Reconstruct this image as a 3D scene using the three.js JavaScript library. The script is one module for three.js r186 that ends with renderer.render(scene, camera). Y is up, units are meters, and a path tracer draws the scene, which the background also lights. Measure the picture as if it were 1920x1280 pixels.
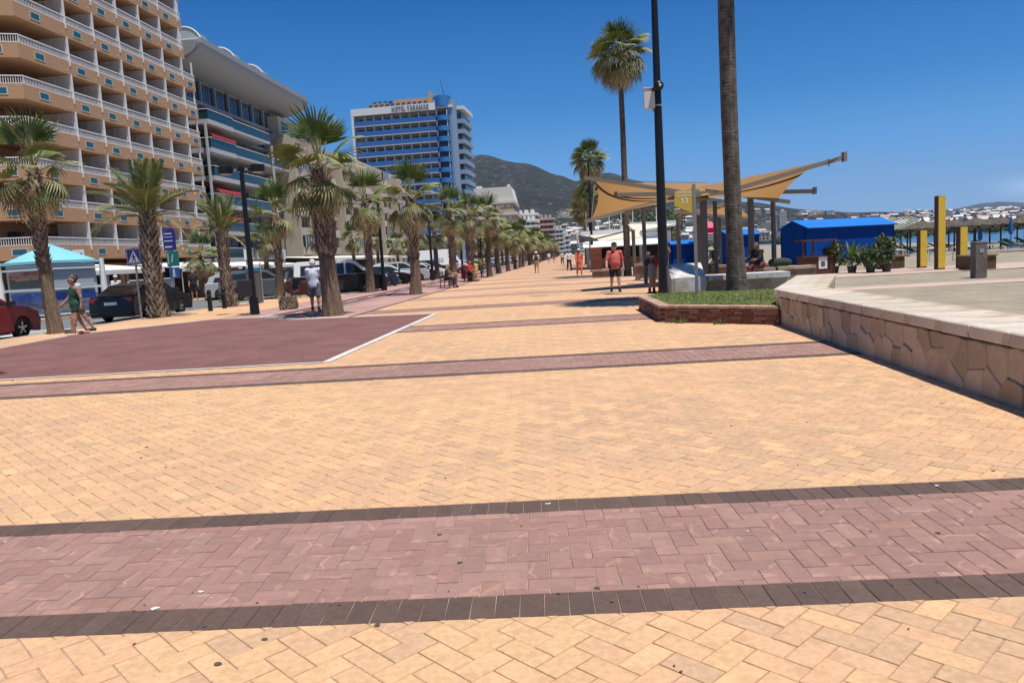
import * as THREE from 'three';
import { mergeGeometries, mergeVertices } from 'three/addons/utils/BufferGeometryUtils.js';
import { MarchingCubes } from 'three/addons/objects/MarchingCubes.js';
import { TextGeometry } from 'three/addons/geometries/TextGeometry.js';
import { FontLoader } from 'three/addons/loaders/FontLoader.js';

const scene = new THREE.Scene();
// ---------- camera ----------
const D = Math.PI / 180;
const camera = new THREE.PerspectiveCamera(48.22, 1024 / 682, 0.1, 60000);
camera.position.set(0, 1.55, 0);
camera.rotation.set(-6.41 * D, 5.0 * D, -3.3 * D, 'YXZ');
camera.updateMatrixWorld();
// ---------- sun ----------
const SUN = new THREE.Vector3(0.225, 1, 0.22).normalize();
const sun = new THREE.DirectionalLight(new THREE.Color(1, 0.955, 0.88), 4.8);
sun.position.copy(SUN).multiplyScalar(200);
sun.castShadow = true;
sun.shadow.camera.left = -90; sun.shadow.camera.right = 90; sun.shadow.camera.top = 120; sun.shadow.camera.bottom = -120; sun.shadow.camera.far = 600;
sun.shadow.mapSize.set(4096, 4096);
scene.add(sun, sun.target);
// ---------- sky: clear blue, paler towards the horizon ----------
{
  const W = 512, Hh = 256, data = new Float32Array(W * Hh * 4);
  const stops = [[-90, .22, .26, .30], [-2, .24, .32, .42], [0, .255, .405, .62], [2.8, .195, .370, .645], [6.5, .108, .318, .672], [10.7, .046, .216, .55], [17.5, .0165, .126, .408], [30, .015, .100, .325], [50, .017, .085, .26], [90, .019, .078, .23]];
  let seed = 5; const rn = () => (seed = (seed * 16807) % 2147483647) / 2147483647;
  const puffs = []; for (let i = 0; i < 26; i++) puffs.push([rn() * 360, 1.6 + rn() * 2.2, 1.2 + rn() * 2.8, .12 + rn() * .16, .05 + rn() * .10]);
  for (let j = 0; j < Hh; j++) {
    const el = ((j + .5) / Hh - .5) * 180;
    let k = 0; while (k < stops.length - 2 && el > stops[k + 1][0]) k++;
    const t = Math.min(1, Math.max(0, (el - stops[k][0]) / (stops[k + 1][0] - stops[k][0])));
    for (let i = 0; i < W; i++) {
      const ph = ((i + .5) / W - .5) * 2 * Math.PI, ce = Math.cos(el * D);
      const d = Math.cos(ph) * ce * SUN.x + Math.sin(el * D) * SUN.y + Math.sin(ph) * ce * SUN.z;
      const glow = el > 0 ? .10 * Math.pow(Math.max(0, d), 24) + .5 * Math.pow(Math.max(0, d), 300) : 0;
      let cl = 0; const az = (ph / D + 360) % 360;
      if (el > .5 && el < 6) for (const p of puffs) { const da = ((az - p[0] + 540) % 360) - 180; cl += p[4] * Math.exp(-(da * da) / (p[2] * p[2]) - (el - p[1]) * (el - p[1]) / (p[3] * p[3])); }
      for (let c = 0; c < 3; c++) data[(j * W + i) * 4 + c] = stops[k][c + 1] * (1 - t) + stops[k + 1][c + 1] * t + glow + cl;
      data[(j * W + i) * 4 + 3] = 1;
    }
  }
  const sky = new THREE.DataTexture(data, W, Hh, THREE.RGBAFormat, THREE.FloatType);
  sky.mapping = THREE.EquirectangularReflectionMapping; sky.magFilter = sky.minFilter = THREE.LinearFilter; sky.needsUpdate = true;
  scene.background = sky; scene.environment = sky;
}
// ---------- renderer, exposure, haze ----------
const renderer = new THREE.WebGLRenderer({ antialias: true });
renderer.toneMapping = THREE.LinearToneMapping;
renderer.toneMappingExposure = 1.12;
renderer.shadowMap.enabled = true;
renderer.setSize(1024, 682);
scene.fog = new THREE.FogExp2(0xb4cdea, 0.00004);

// ---------- helpers ----------
function mulberry(a) { return () => { a |= 0; a = a + 0x6D2B79F5 | 0; let t = Math.imul(a ^ a >>> 15, 1 | a); t = t + Math.imul(t ^ t >>> 7, 61 | t) ^ t; return ((t ^ t >>> 14) >>> 0) / 4294967296; }; }
const R = mulberry(20240);
const rnd = (a, b) => a + (b - a) * R();
const pick = a => a[Math.floor(R() * a.length)];
const V = (x, y, z) => new THREE.Vector3(x, y, z);
const used = {};
function numbered(n) { used[n] = (used[n] ?? -1) + 1; return used[n] ? n + '_' + String(used[n]).padStart(3, '0') : n; }
function shadows(o) { o.castShadow = o.receiveShadow = true; return o; }
function tag(o, label, category, group) { o.userData.label = label; o.userData.category = category; if (group) o.userData.group = group; return o; }
function thing(name, label, category, pos = [0, 0, 0], turn = 0, group) {
  const o = new THREE.Group(); o.name = numbered(name); scene.add(o); o.position.set(...pos); o.rotation.y = turn; return tag(o, label, category, group);
}
function fix(g) {
  if (g.index) g = g.toNonIndexed();
  if (!g.attributes.normal) g.computeVertexNormals();
  if (!g.attributes.uv) g.setAttribute('uv', new THREE.BufferAttribute(new Float32Array(g.attributes.position.count * 2), 2));
  return g;
}
function merge(list) {
  list = list.map(fix); if (list.length === 1) return list[0];
  const col = list.every(g => g.attributes.color);
  for (const g of list) for (const k of Object.keys(g.attributes)) if (!['position', 'normal', 'uv'].includes(k) && !(k === 'color' && col)) g.deleteAttribute(k);
  return mergeGeometries(list);
}
function part(name, geo, mat, parent) {
  const m = shadows(new THREE.Mesh(Array.isArray(geo) ? merge(geo) : geo, mat)); m.name = name; parent.add(m); return m;
}
function single(name, geo, mat, label, category, group) { const m = part(numbered(name), geo, mat, scene); return tag(m, label, category, group); }
function struct(name, geo, mat, parent = scene) { const m = part(parent === scene ? numbered(name) : name, geo, mat, parent); if (parent === scene) m.userData.kind = 'structure'; return m; }
function dup(o, pos, turn, label, group) {
  const c = o.clone(); c.name = numbered(o.name.replace(/_\d{3}$/, '')); scene.add(c); c.position.set(...pos); c.rotation.y = turn;
  c.userData = { ...o.userData }; if (label) c.userData.label = label; if (group) c.userData.group = group; return c;
}
const box = (w, h, d, x = 0, y = 0, z = 0, ry = 0, rx = 0, rz = 0) => { const g = new THREE.BoxGeometry(w, h, d); if (rx) g.rotateX(rx); if (rz) g.rotateZ(rz); if (ry) g.rotateY(ry); return g.translate(x, y, z); };
// box given by its low and high corners
const bx = (x0, x1, y0, y1, z0, z1) => box(x1 - x0, y1 - y0, z1 - z0, (x0 + x1) / 2, (y0 + y1) / 2, (z0 + z1) / 2);
const cyl = (rt, rb, h, x = 0, y = 0, z = 0, seg = 10) => new THREE.CylinderGeometry(rt, rb, h, seg).translate(x, y + h / 2, z);
function bar(p, q, r0, r1 = r0, seg = 7, open = false) {
  const a = V(...p), b = V(...q), d = b.clone().sub(a), L = d.length();
  const g = new THREE.CylinderGeometry(r1, r0, L, seg, 1, open).translate(0, L / 2, 0);
  return g.applyQuaternion(new THREE.Quaternion().setFromUnitVectors(V(0, 1, 0), d.normalize())).translate(a.x, a.y, a.z);
}
// square-section beam between two points
function beam(p, q, w, h) {
  const a = V(...p), b = V(...q), d = b.clone().sub(a), L = d.length();
  const m = new THREE.Matrix4().lookAt(a, b, V(0, 1, 0)); const g = new THREE.BoxGeometry(w, h, L);
  return g.applyMatrix4(m).translate((a.x + b.x) / 2, (a.y + b.y) / 2, (a.z + b.z) / 2);
}
// flat polygon in xz at height y
function flat(pts, y) {
  const s = new THREE.Shape(pts.map(p => new THREE.Vector2(p[0], -p[1])));
  const g = new THREE.ShapeGeometry(s).rotateX(-Math.PI / 2).translate(0, y, 0); return planar(fix(g), 1);
}
function planar(g, s = 1) { // uv in metres by the dominant axis of the normal
  g = fix(g); const p = g.attributes.position, n = g.attributes.normal, uv = new Float32Array(p.count * 2);
  for (let i = 0; i < p.count; i++) {
    const ax = Math.abs(n.getX(i)), ay = Math.abs(n.getY(i)), az = Math.abs(n.getZ(i));
    if (ay >= ax && ay >= az) { uv[2 * i] = p.getX(i) * s; uv[2 * i + 1] = p.getZ(i) * s; }
    else if (ax >= az) { uv[2 * i] = p.getZ(i) * s; uv[2 * i + 1] = p.getY(i) * s; }
    else { uv[2 * i] = p.getX(i) * s; uv[2 * i + 1] = p.getY(i) * s; }
  }
  g.setAttribute('uv', new THREE.BufferAttribute(uv, 2)); return g;
}
function tint(g, c) { g = fix(g); const n = g.attributes.position.count, a = new Float32Array(n * 3); for (let i = 0; i < n; i++) a.set(c, i * 3); g.setAttribute('color', new THREE.BufferAttribute(a, 3)); return g; }
// ---------- noise and textures ----------
const PERM = new Uint16Array(4096); { const r = mulberry(77); for (let i = 0; i < 4096; i++) PERM[i] = r() * 65535; }
function vn(x, y, per, s = 0) { // periodic value noise
  const xi = Math.floor(x), yi = Math.floor(y), fx = x - xi, fy = y - yi, u = fx * fx * (3 - 2 * fx), v = fy * fy * (3 - 2 * fy);
  const h = (a, b) => PERM[((((a % per) + per) % per) * 131 + (((b % per) + per) % per) * 517 + s * 977) & 4095] / 65535;
  return (h(xi, yi) * (1 - u) + h(xi + 1, yi) * u) * (1 - v) + (h(xi, yi + 1) * (1 - u) + h(xi + 1, yi + 1) * u) * v;
}
function fbm(u, v, per, oct, s = 0) { let a = 0, w = .5, t = 0; for (let o = 0; o < oct; o++) { a += w * vn(u * per, v * per, per, s + o); t += w; w *= .55; per *= 2; } return a / t; }
function texture(n, fn, srgb = true, rep = 1) {
  const d = new Uint8Array(n * n * 4);
  for (let j = 0; j < n; j++) for (let i = 0; i < n; i++) { const c = fn(i / n, j / n), o = (j * n + i) * 4; for (let k = 0; k < 3; k++) d[o + k] = Math.max(0, Math.min(255, (Array.isArray(c) ? c[k] : c) * 255)); d[o + 3] = 255; }
  const t = new THREE.DataTexture(d, n, n, THREE.RGBAFormat); t.wrapS = t.wrapT = THREE.RepeatWrapping; t.magFilter = THREE.LinearFilter; t.minFilter = THREE.LinearMipmapLinearFilter; t.generateMipmaps = true;
  if (srgb) t.colorSpace = THREE.SRGBColorSpace; t.repeat.set(rep, rep); t.needsUpdate = true; return t;
}
const mixc = (a, b, t) => a.map((v, i) => v + (b[i] - v) * t);
const hex = h => { const c = new THREE.Color(h); return [c.r, c.g, c.b]; };
function std(color, rough = .85, o = {}) { const m = new THREE.MeshStandardMaterial({ roughness: rough, ...o }); if (Array.isArray(color)) m.color.setRGB(...color); else m.color.set(color); return m; }
function phys(color, rough, o = {}) { const m = new THREE.MeshPhysicalMaterial({ roughness: rough, ...o }); if (Array.isArray(color)) m.color.setRGB(...color); else m.color.set(color); return m; }
const T = {};
{ // near-white grain maps that multiply a base colour
  T.grain = texture(256, (u, v) => { const f = fbm(u, v, 32, 3, 1), c = fbm(u, v, 4, 3, 9); return .84 + .16 * f + .10 * (c - .5); }, true, 1.6);
  T.grainBump = texture(256, (u, v) => fbm(u, v, 48, 3, 4), false, 2.2);
  T.patch = texture(512, (u, v) => { const c = fbm(u, v, 5, 4, 3), f = fbm(u, v, 60, 2, 5); const p = Math.max(0, Math.min(1, (c - .5) * 3.5)), w = Math.exp(-Math.pow((fbm(u, v, 7, 3, 17) - .52) / .022, 2)) * (vn(u * 4, v * 4, 4, 6) > .45 ? .8 : .25); return mixc(mixc([.85, .83, .82], [.93, .90, .88], p), [1, .98, .96], w).map(q => q * (.9 + .1 * f)); }, true, .55);
  T.stucco = texture(256, (u, v) => .90 + .10 * fbm(u, v, 24, 4, 11), true, .5);
  T.stone = texture(256, (u, v) => { const a = fbm(u, v, 6, 4, 21), b = fbm(u, v, 40, 2, 5), c = fbm(u, v, 3, 3, 8); const q = .80 + .2 * a + .06 * (b - .5); return c > .63 ? [q * .93, q * .90, q * .84] : q; }, true, .9);
  T.bark = texture(256, (u, v) => { const a = fbm(u, v * .25 * 4, 24, 3, 31), b = vn(u * 60, v * 6, 60, 3); return .55 + .3 * a + .25 * b; }, true, 1);
  T.ring = texture(256, (u, v) => { const w = v + .05 * fbm(u, v, 5, 3, 2); const r = .5 + .5 * Math.sin(w * 2 * Math.PI * 22); return .46 + .16 * r * vn(u * 3, v * 9, 9, 4) + .5 * fbm(u, v, 9, 4, 6) - (vn(u * 14, v * 30, 420, 9) > .82 ? .16 : 0); }, true, 1);
  T.sand = texture(512, (u, v) => { const a = fbm(u, v, 7, 5, 41), b = fbm(u, v, 90, 2, 42), d = vn(u * 26, v * 26, 26, 7); return (.80 + .18 * a + .10 * (b - .5)) * (d > .86 ? .93 : 1); }, true, .22);
  T.asphalt = texture(512, (u, v) => { const a = fbm(u, v, 6, 4, 51), b = fbm(u, v, 128, 1, 52); return .78 + .22 * a + .16 * (b - .5); }, true, .3);
  T.mottle = texture(512, (u, v) => { const a = fbm(u, v, 4, 5, 61), b = fbm(u, v, 40, 3, 62); return .80 + .24 * a + .10 * (b - .5); }, true, .13);
}
// =================== THE GROUND ===================
const joint = std([.47, .34, .235], .95, { map: T.grain });
const CB = Math.cos(3.09 * D), SB = Math.sin(3.09 * D);
const toW = (a, b) => [a * CB - b * SB, -a * SB - b * CB];     // paving frame (along the bands, onwards) to x, z
const toL = (x, z) => [x * CB - z * SB, -x * SB - z * CB];
const bandStart = k => k === 0 ? 3.14 : k === 1 ? 10.06 : 16.7 + (k - 2) * 6.7, bandW = 1.56;
const redArea = [[-4.12, -12.0], [-4.1, -21.75], [-7.05, -22.2], [-8.75, -22.5], [-8.75, -24.0], [-10.5, -24.3], [-12.1, -24.5], [-14.45, -21.0], [-14.15, -17.1], [-13.9, -11.45]];
const bed = [[1.60, -19.7], [1.74, -16.02], [3.72, -14.35], [3.72, -14.9], [5.55, -19.75], [2.55, -20.45]];
function inside(p, poly) { let c = false; for (let i = 0, j = poly.length - 1; i < poly.length; j = i++) { const a = poly[i], b = poly[j]; if ((a[1] > p[1]) !== (b[1] > p[1]) && p[0] < (b[0] - a[0]) * (p[1] - a[1]) / (b[1] - a[1]) + a[0]) c = !c; } return c; }
// wide base sheets
struct('ground', flat([[-3500, 1500], [40, 1500], [40, -900], [300, -1500], [4200, -2600], [4200, -6000], [-3500, -6000]], -.45), std([.22, .2, .15], .95));
struct('sea', flat([[30, 1500], [4200, 1500], [4200, -2900], [30, -2900]], -1.3), phys([.035, .11, .20], .18, { ior: 1.33 }));
struct('beach', (() => { // sand, falling gently to the water
  const xs = [4.2, 9, 16, 26, 40, 60, 80, 100], ys = [-.01, -.015, -.02, -.1, -.25, -.6, -1.1, -1.9], zs = []; for (let z = 30; z > -80; z -= 10) zs.push(z); for (let z = -80; z >= -900; z -= 60) zs.push(z);
  const pos = []; const f = (i, j) => [xs[i] + (zs[j] < -150 ? (-150 - zs[j]) * .12 : 0), ys[i] + (i ? .05 * (vn(i * 3.3, j * 2.7, 64) - .5) : 0), zs[j]];
  for (let i = 0; i < xs.length - 1; i++) for (let j = 0; j < zs.length - 1; j++) { const a = f(i, j), b = f(i + 1, j), c = f(i + 1, j + 1), d = f(i, j + 1); pos.push(...a, ...b, ...c, ...a, ...c, ...d); }
  const g = new THREE.BufferGeometry(); g.setAttribute('position', new THREE.Float32BufferAttribute(pos, 3)); g.computeVertexNormals(); return planar(g, 1);
})(), std([.385, .325, .232], .97, { map: T.sand, bumpMap: T.sand, bumpScale: .02 }));
// promenade: bedding sheet under the pavers
const promenade = thing('promenade', null, null); promenade.userData = { kind: 'structure' };
part('bedding_sheet', flat([[-16.2, 6], [4.4, 6], [4.4, -31], [-16.2, -31]], -.0048), joint, promenade);
const yellowTones = [[.735, .450, .240], [.715, .445, .235], [.70, .435, .232], [.71, .425, .236], [.69, .410, .230], [.675, .405, .230], [.645, .395, .228], [.61, .385, .225]];
const pinkTones = [[.50, .298, .250], [.47, .278, .235], [.52, .315, .268], [.475, .275, .225], [.51, .31, .26], [.45, .27, .23]];
const darkTones = [[.128, .078, .060], [.118, .072, .056], [.138, .086, .066], [.110, .068, .054]];
const avg = t => t[0].map((_, i) => t.reduce((s, c) => s + c[i], 0) / t.length);
const farYellow = std(avg(yellowTones), .9, { map: T.mottle }), farPink = std(avg(pinkTones), .9, { map: T.mottle }), farDark = std(avg(darkTones), .9);
{ // beyond the built pavers: sheets
  const a0 = -7, a1 = 7;
  part('far_paving_sheet', flat([[-6.75, -30.4], [4.4, -31.2], [5, -60], [3, -120], [3, -420], [-6.75, -420]], -.004), farYellow, promenade);
  for (let k = 4; k < 46; k++) {
    const b = bandStart(k); if (b < 30) continue; const L = -6.7, Rr = b < 60 ? 4 : 2.6;
    const q = (b0, b1, y) => { const z0 = x => -(b0 + x * SB) / CB, z1 = x => -(b1 + x * SB) / CB; return flat([[L, z0(L)], [Rr, z0(Rr)], [Rr, z1(Rr)], [L, z1(L)]], y); };
    part('pink_band', q(b + .2, b + bandW - .2, .0), farPink, promenade);
    part('dark_edging', [q(b, b + .2, .0), q(b + bandW - .2, b + bandW, .0)], farDark, promenade);
  }
}
{ // ---- pavers, one by one ----
  const L = .22, W = .11, gap = .0035;
  const yellowMats = yellowTones.map(c => std(c, .9, { map: T.grain, bumpMap: T.grainBump, bumpScale: .0015 }));
  const pinkMats = pinkTones.map(c => std(c, .9, { map: T.patch, bumpMap: T.grainBump, bumpScale: .002 }));
  const darkMats = darkTones.map(c => std(c, .85, { map: T.grain, bumpMap: T.grainBump, bumpScale: .0015 }));
  const fieldMat = map => std([1, 1, 1], .9, { map, vertexColors: true, bumpMap: T.grainBump, bumpScale: .0015 });
  const frustum = (x, z, m) => { const p = V(x, 0, z).sub(camera.position).applyQuaternion(camera.quaternion.clone().invert()); const d = -p.z; if (d < .3) return false; const t = Math.tan(24.11 * D); return Math.abs(p.x) < d * t * 1.5 + m && p.y > -d * t - m * .55; };
  function clip(poly, hs) { // hs: [nx, nz, c], keep n.p <= c
    for (const [nx, nz, c] of hs) {
      const out = []; for (let i = 0; i < poly.length; i++) {
        const p = poly[i], q = poly[(i + 1) % poly.length], dp = p[0] * nx + p[1] * nz - c, dq = q[0] * nx + q[1] * nz - c;
        if (dp <= 0) out.push(p); if ((dp < 0 && dq > 0) || (dp > 0 && dq < 0)) { const t = dp / (dp - dq); out.push([p[0] + (q[0] - p[0]) * t, p[1] + (q[1] - p[1]) * t]); }
      } poly = out; if (poly.length < 3) return [];
    } return poly;
  }
  const area = p => { let s = 0; for (let i = 0; i < p.length; i++) { const a = p[i], b = p[(i + 1) % p.length]; s += a[0] * b[1] - a[1] * b[0]; } return s / 2; };
  // prism with a small bevel, pushed into flat arrays; pts in x, z
  function prism(A, pts, y, col, sides, uo) {
    if (area(pts) > 0) pts = pts.slice().reverse();
    const n = pts.length, cx = pts.reduce((s, p) => s + p[0], 0) / n, cz = pts.reduce((s, p) => s + p[1], 0) / n;
    const sh = (p, d) => { const dx = p[0] - cx, dz = p[1] - cz, l = Math.hypot(dx, dz); return [cx + dx * (1 - d / l), cz + dz * (1 - d / l)]; };
    const o = pts.map(p => sh(p, gap * .9)), t = pts.map(p => sh(p, gap * .9 + .005));
    const push = (x, yy, z, nx, ny, nz) => { A.pos.push(x, yy, z); A.nor.push(nx, ny, nz); A.uv.push(x + uo[0], z + uo[1]); if (A.col) A.col.push(...col); };
    const tl = [A.tx ?? 0, A.tz ?? 0], yy = p => y + (p[0] - cx) * tl[0] + (p[1] - cz) * tl[1];
    for (let i = 1; i < n - 1; i++) for (const p of [t[0], t[i], t[i + 1]]) push(p[0], yy(p), p[1], 0, 1, 0);
    const ring = (a, ya, b, yb, ny) => { for (let i = 0; i < n; i++) { const j = (i + 1) % n; let ex = a[j][0] - a[i][0], ez = a[j][1] - a[i][1]; const l = Math.hypot(ex, ez) || 1; const nx = -ez / l, nz = ex / l; const q = Math.hypot(1, ny); const N = [nx / q, ny / q, nz / q];
      for (const [p, e] of [[a[i], ya], [b[i], yb], [b[j], yb], [a[i], ya], [b[j], yb], [a[j], ya]]) push(p[0], yy(p) + e, p[1], ...N); } };
    ring(t, 0, o, -.002, 1); if (sides) ring(o, -.002, o, -.012, 0);
  }
  const newA = col => ({ pos: [], nor: [], uv: [], col: col ? [] : null });
  const toG = A => { const g = new THREE.BufferGeometry(); g.setAttribute('position', new THREE.Float32BufferAttribute(A.pos, 3)); g.setAttribute('normal', new THREE.Float32BufferAttribute(A.nor, 3)); g.setAttribute('uv', new THREE.Float32BufferAttribute(A.uv, 2)); if (A.col) g.setAttribute('color', new THREE.Float32BufferAttribute(A.col, 3)); return g; };
  const wholeGeos = [0, 1, 2, 3, 4, 5].map(k => { const A = newA(false); A.tx = rnd(-.004, .004); A.tz = rnd(-.006, .006); prism(A, [[-L / 2, -W / 2], [L / 2, -W / 2], [L / 2, W / 2], [-L / 2, W / 2]], 0, null, true, [k * .37, k * .61]); return toG(A); });
  // collect: {poly (world), whole: [x, z, angle] or null, tone, dist}
  function lay(list, parent, name, mats, tones, map, most, fieldName) {
    for (const b of list) { b.d = Math.hypot(b.c[0], b.c[1]) + (frustum(b.c[0], b.c[1], 0) ? 0 : 1000); }
    list.sort((p, q) => p.d - q.d);
    const F = newA(true); let n = 0;
    for (const b of list) {
      const nz = fbm(b.c[0] / 24 + 4, b.c[1] / 24 + 4, 16, 3, 97), k = R() < .55 ? Math.max(0, Math.min(mats.length - 1, Math.floor((nz - .28) * 2.2 * mats.length))) : Math.floor(R() * mats.length), y = rnd(-.0014, .0012);
      if (n < most && b.d < 900) {
        n++; let m;
        if (b.whole) { m = part(name, pick(wholeGeos), mats[k], parent); m.position.set(b.c[0], y, b.c[1]); m.rotation.y = b.whole + (R() < .5 ? Math.PI : 0) + rnd(-.008, .008); }
        else { const A = newA(false); prism(A, b.poly.map(p => [p[0] - b.c[0], p[1] - b.c[1]]), 0, null, true, [rnd(0, 3), rnd(0, 3)]); m = part(name, toG(A), mats[k], parent); m.position.set(b.c[0], y, b.c[1]); }
      } else { F.tx = rnd(-.004, .004); F.tz = rnd(-.006, .006); const t = tones[k], j = rnd(.95, 1.05); prism(F, b.poly, y, t.map(v => v * j), b.d % 1000 < 12, [0, 0]); }
    }
    if (F.pos.length) { const m = part(fieldName, toG(F), fieldMat(map), parent); m.userData.kind = 'stuff'; }
  }
  function add(list, lp, lang, b0, b1, test) { // lp: local polygon, clipped to the strip b0..b1
    const q = clip(lp, [[0, -1, -b0], [0, 1, b1]]); if (q.length < 3 || Math.abs(area(q)) < .0006) return;
    const w = q.map(p => toW(...p)), c = [w.reduce((s, p) => s + p[0], 0) / w.length, w.reduce((s, p) => s + p[1], 0) / w.length];
    if (!test(c[0], c[1])) return;
    const whole = q.length === 4 && Math.abs(Math.abs(area(q)) - Math.abs(area(lp))) < 1e-6;
    list.push({ poly: w, c, whole: whole ? lang + 3.09 * D : null });
  }
  function herring(list, ang, a0, a1, b0, b1, test) { // herringbone: pairs of bricks on a W lattice
    const ca = Math.cos(ang), sa = Math.sin(ang), rot = (x, y) => [x * ca - y * sa, x * sa + y * ca], n = Math.ceil((Math.max(a1 - a0, b1 - b0) + 2) / W);
    const ca0 = (a0 + a1) / 2, cb0 = (b0 + b1) / 2;
    const [ox, oy] = [Math.round((ca0 * ca + cb0 * sa) / (4 * W)) * 4 * W, Math.round((-ca0 * sa + cb0 * ca) / (4 * W)) * 4 * W];
    for (let j = -n; j <= n; j++) for (let i = -n; i <= n; i++) {
      const r = (((i - j) % 4) + 4) % 4; let rect = null, la = ang;
      if (r === 0) rect = [i * W, j * W, L, W]; else if (r === 3) { rect = [i * W, j * W, W, L]; la = ang + Math.PI / 2; } else continue;
      const [x, y, w, h] = rect, c = rot(ox + x + w / 2, oy + y + h / 2);
      if (c[0] < a0 - .2 || c[0] > a1 + .2 || c[1] < b0 - .2 || c[1] > b1 + .2) continue;
      add(list, [[x, y], [x + w, y], [x + w, y + h], [x, y + h]].map(p => rot(p[0] + ox, p[1] + oy)), la, b0, b1, test);
    }
  }
  const inRed = (x, z) => inside([x, z], redArea);
  const ok = (x, z) => x < 3.95 && (x > -6.75 || z > -21.5) && frustum(x, z, 1.6) && !inRed(x, z) && !inside([x, z], bed) && Math.hypot(x, z) < 33;
  const edges = [-1.2]; for (let k = 0; k < 4; k++) edges.push(bandStart(k), bandStart(k) + bandW); edges.push(30.1);
  const yl = [];
  for (let e = 0; e < edges.length; e += 2) herring(yl, Math.PI / 4, -14, 4.6, Math.max(edges[e], 1.2), edges[e + 1], ok);
  lay(yl, promenade, 'yellow_paver', yellowMats, yellowTones, T.grain, 300, 'yellow_paver_field');
  for (let k = 0; k < 4; k++) {
    const pb = new THREE.Group(); pb.name = numbered('paving_band'); pb.userData.kind = 'structure'; scene.add(pb);
    const b = bandStart(k), pl = [], dl = [];
    herring(pl, 0, k ? -14 : -7, 4.6, b + L, b + bandW - L, ok);
    for (const s of [b, b + bandW - L]) for (let a = -14; a < 4.6; a += W) add(dl, [[a, s], [a + W, s], [a + W, s + L], [a, s + L]], Math.PI / 2, s - .01, s + L + .01, ok);
    lay(pl, pb, 'pink_paver', pinkMats, pinkTones, T.patch, k < 2 ? 300 : 0, 'pink_paver_field');
    lay(dl, pb, 'dark_paver', darkMats, darkTones, T.grain, k < 2 ? 300 : 0, 'dark_paver_field');
  }
}
// red painted crossing area and its white edge lines
const redPaint = std([.245, .108, .094], .88, { map: T.asphalt, bumpMap: T.asphalt, bumpScale: .004 }), whitePaint = std([.72, .70, .66], .8, { map: T.mottle });
struct('red_surface', flat(redArea, .006), redPaint);
const strip = (p, q, w) => { const dx = q[0] - p[0], dz = q[1] - p[1], l = Math.hypot(dx, dz), nx = -dz / l * w / 2, nz = dx / l * w / 2; return [[p[0] + nx, p[1] + nz], [q[0] + nx, q[1] + nz], [q[0] - nx, q[1] - nz], [p[0] - nx, p[1] - nz]]; };
struct('white_line', flat(strip([-4.1, -11.95], [-4.08, -21.8], .14), .011), whitePaint);
struct('white_line', flat(strip([-13.8, -11.4], [-4.18, -11.98], .10), .011), whitePaint);
// pale kerb stones round the far side of the red area
const paleStone = std([.60, .47, .36], .9, { map: T.mottle });
struct('flush_kerb', flat([[-4.1, -21.8], [-8.75, -22.5], [-8.75, -22.95], [-4.1, -22.2]], .004), paleStone);
struct('flush_kerb', flat([[-10.5, -24.3], [-12.1, -24.5], [-14.45, -21.0], [-14.6, -17.1], [-15.0, -17.0], [-14.95, -21.2], [-12.4, -25.0], [-10.5, -24.8]], .004), paleStone);
// strips between promenade and road
struct('paving_strip', flat([[-12, -24.6], [-16.2, -24.6], [-16.2, 6], [-14.2, 6], [-14.2, -17], [-14.5, -21]], .0), farYellow);
struct('paving_strip', flat([[-12, -24.6], [-12, -40], [-16.2, -40], [-16.2, -24.6]], .0), farYellow);
struct('pink_paving_strip', flat([[-10.5, -24.4], [-10.5, -420], [-11.9, -420], [-11.9, -24.4]], .002), farPink);
struct('pink_paving_strip', flat([[-6.85, -22.3], [-6.85, -420], [-8.75, -420], [-8.75, -22.4]], .002), farPink);
struct('dark_edging_line', flat([[-6.7, -22.2], [-6.7, -420], [-6.85, -420], [-6.85, -22.2]], .004), farDark);
struct('dark_edging_line', flat([[-11.9, -24.6], [-11.9, -420], [-12, -420], [-12, -24.6]], .004), farDark);
struct('cycle_lane', flat([[-8.75, -22.5], [-8.75, -420], [-10.5, -420], [-10.5, -24.3]], .005), redPaint);
for (const x of [-8.85, -10.4]) struct('white_line', flat([[x, -24.4], [x, -420], [x - .1, -420], [x - .1, -24.4]], .010), whitePaint);
for (let z = -24.6; z > -150; z -= 3.4) struct('lane_dash', flat([[-9.58, z], [-9.58, z - 1.6], [-9.7, z - 1.6], [-9.7, z]], .010), whitePaint);
for (let i = 0; i < 5; i++) struct('lane_dash', flat(strip([-8.9 - i * .36, -22.75 - i * .33], [-8.9 - i * .36, -23.9 - i * .33], .14), .013), whitePaint);
// road, kerbs, far pavement
const asphalt = std([.20, .205, .20], .92, { map: T.asphalt });
struct('road', flat([[-16.2, 30], [-16.2, -40], [-12, -40], [-12, -420], [-22.6, -420], [-22.6, 30]], -.12), asphalt);
struct('kerb', planar(bx(-16.38, -16.14, -.2, .012, -40, 30)), paleStone);
struct('kerb', planar(bx(-12.2, -11.98, -.2, .012, -420, -40)), paleStone);
struct('kerb', planar(bx(-16.38, -12.2, -.2, .012, -40.12, -39.9)), paleStone);
struct('kerb', planar(bx(-22.75, -22.5, -.2, .012, -420, 30)), paleStone);
struct('pavement', planar(bx(-60, -22.75, -.3, .0, -420, 30)), std([.46, .36, .26], .9, { map: T.mottle }));
for (let z = 20; z > -120; z -= 6) struct('road_line', flat([[-19.3, z], [-19.3, z - 2.6], [-19.42, z - 2.6], [-19.42, z]], -.114), whitePaint);
for (let i = 0; i < 7; i++) struct('crossing_stripe', flat([[-16.7 - i * .85, -22.5], [-16.7 - i * .85, -26], [-17.15 - i * .85, -26], [-17.15 - i * .85, -22.5]], -.114), whitePaint);
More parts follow.
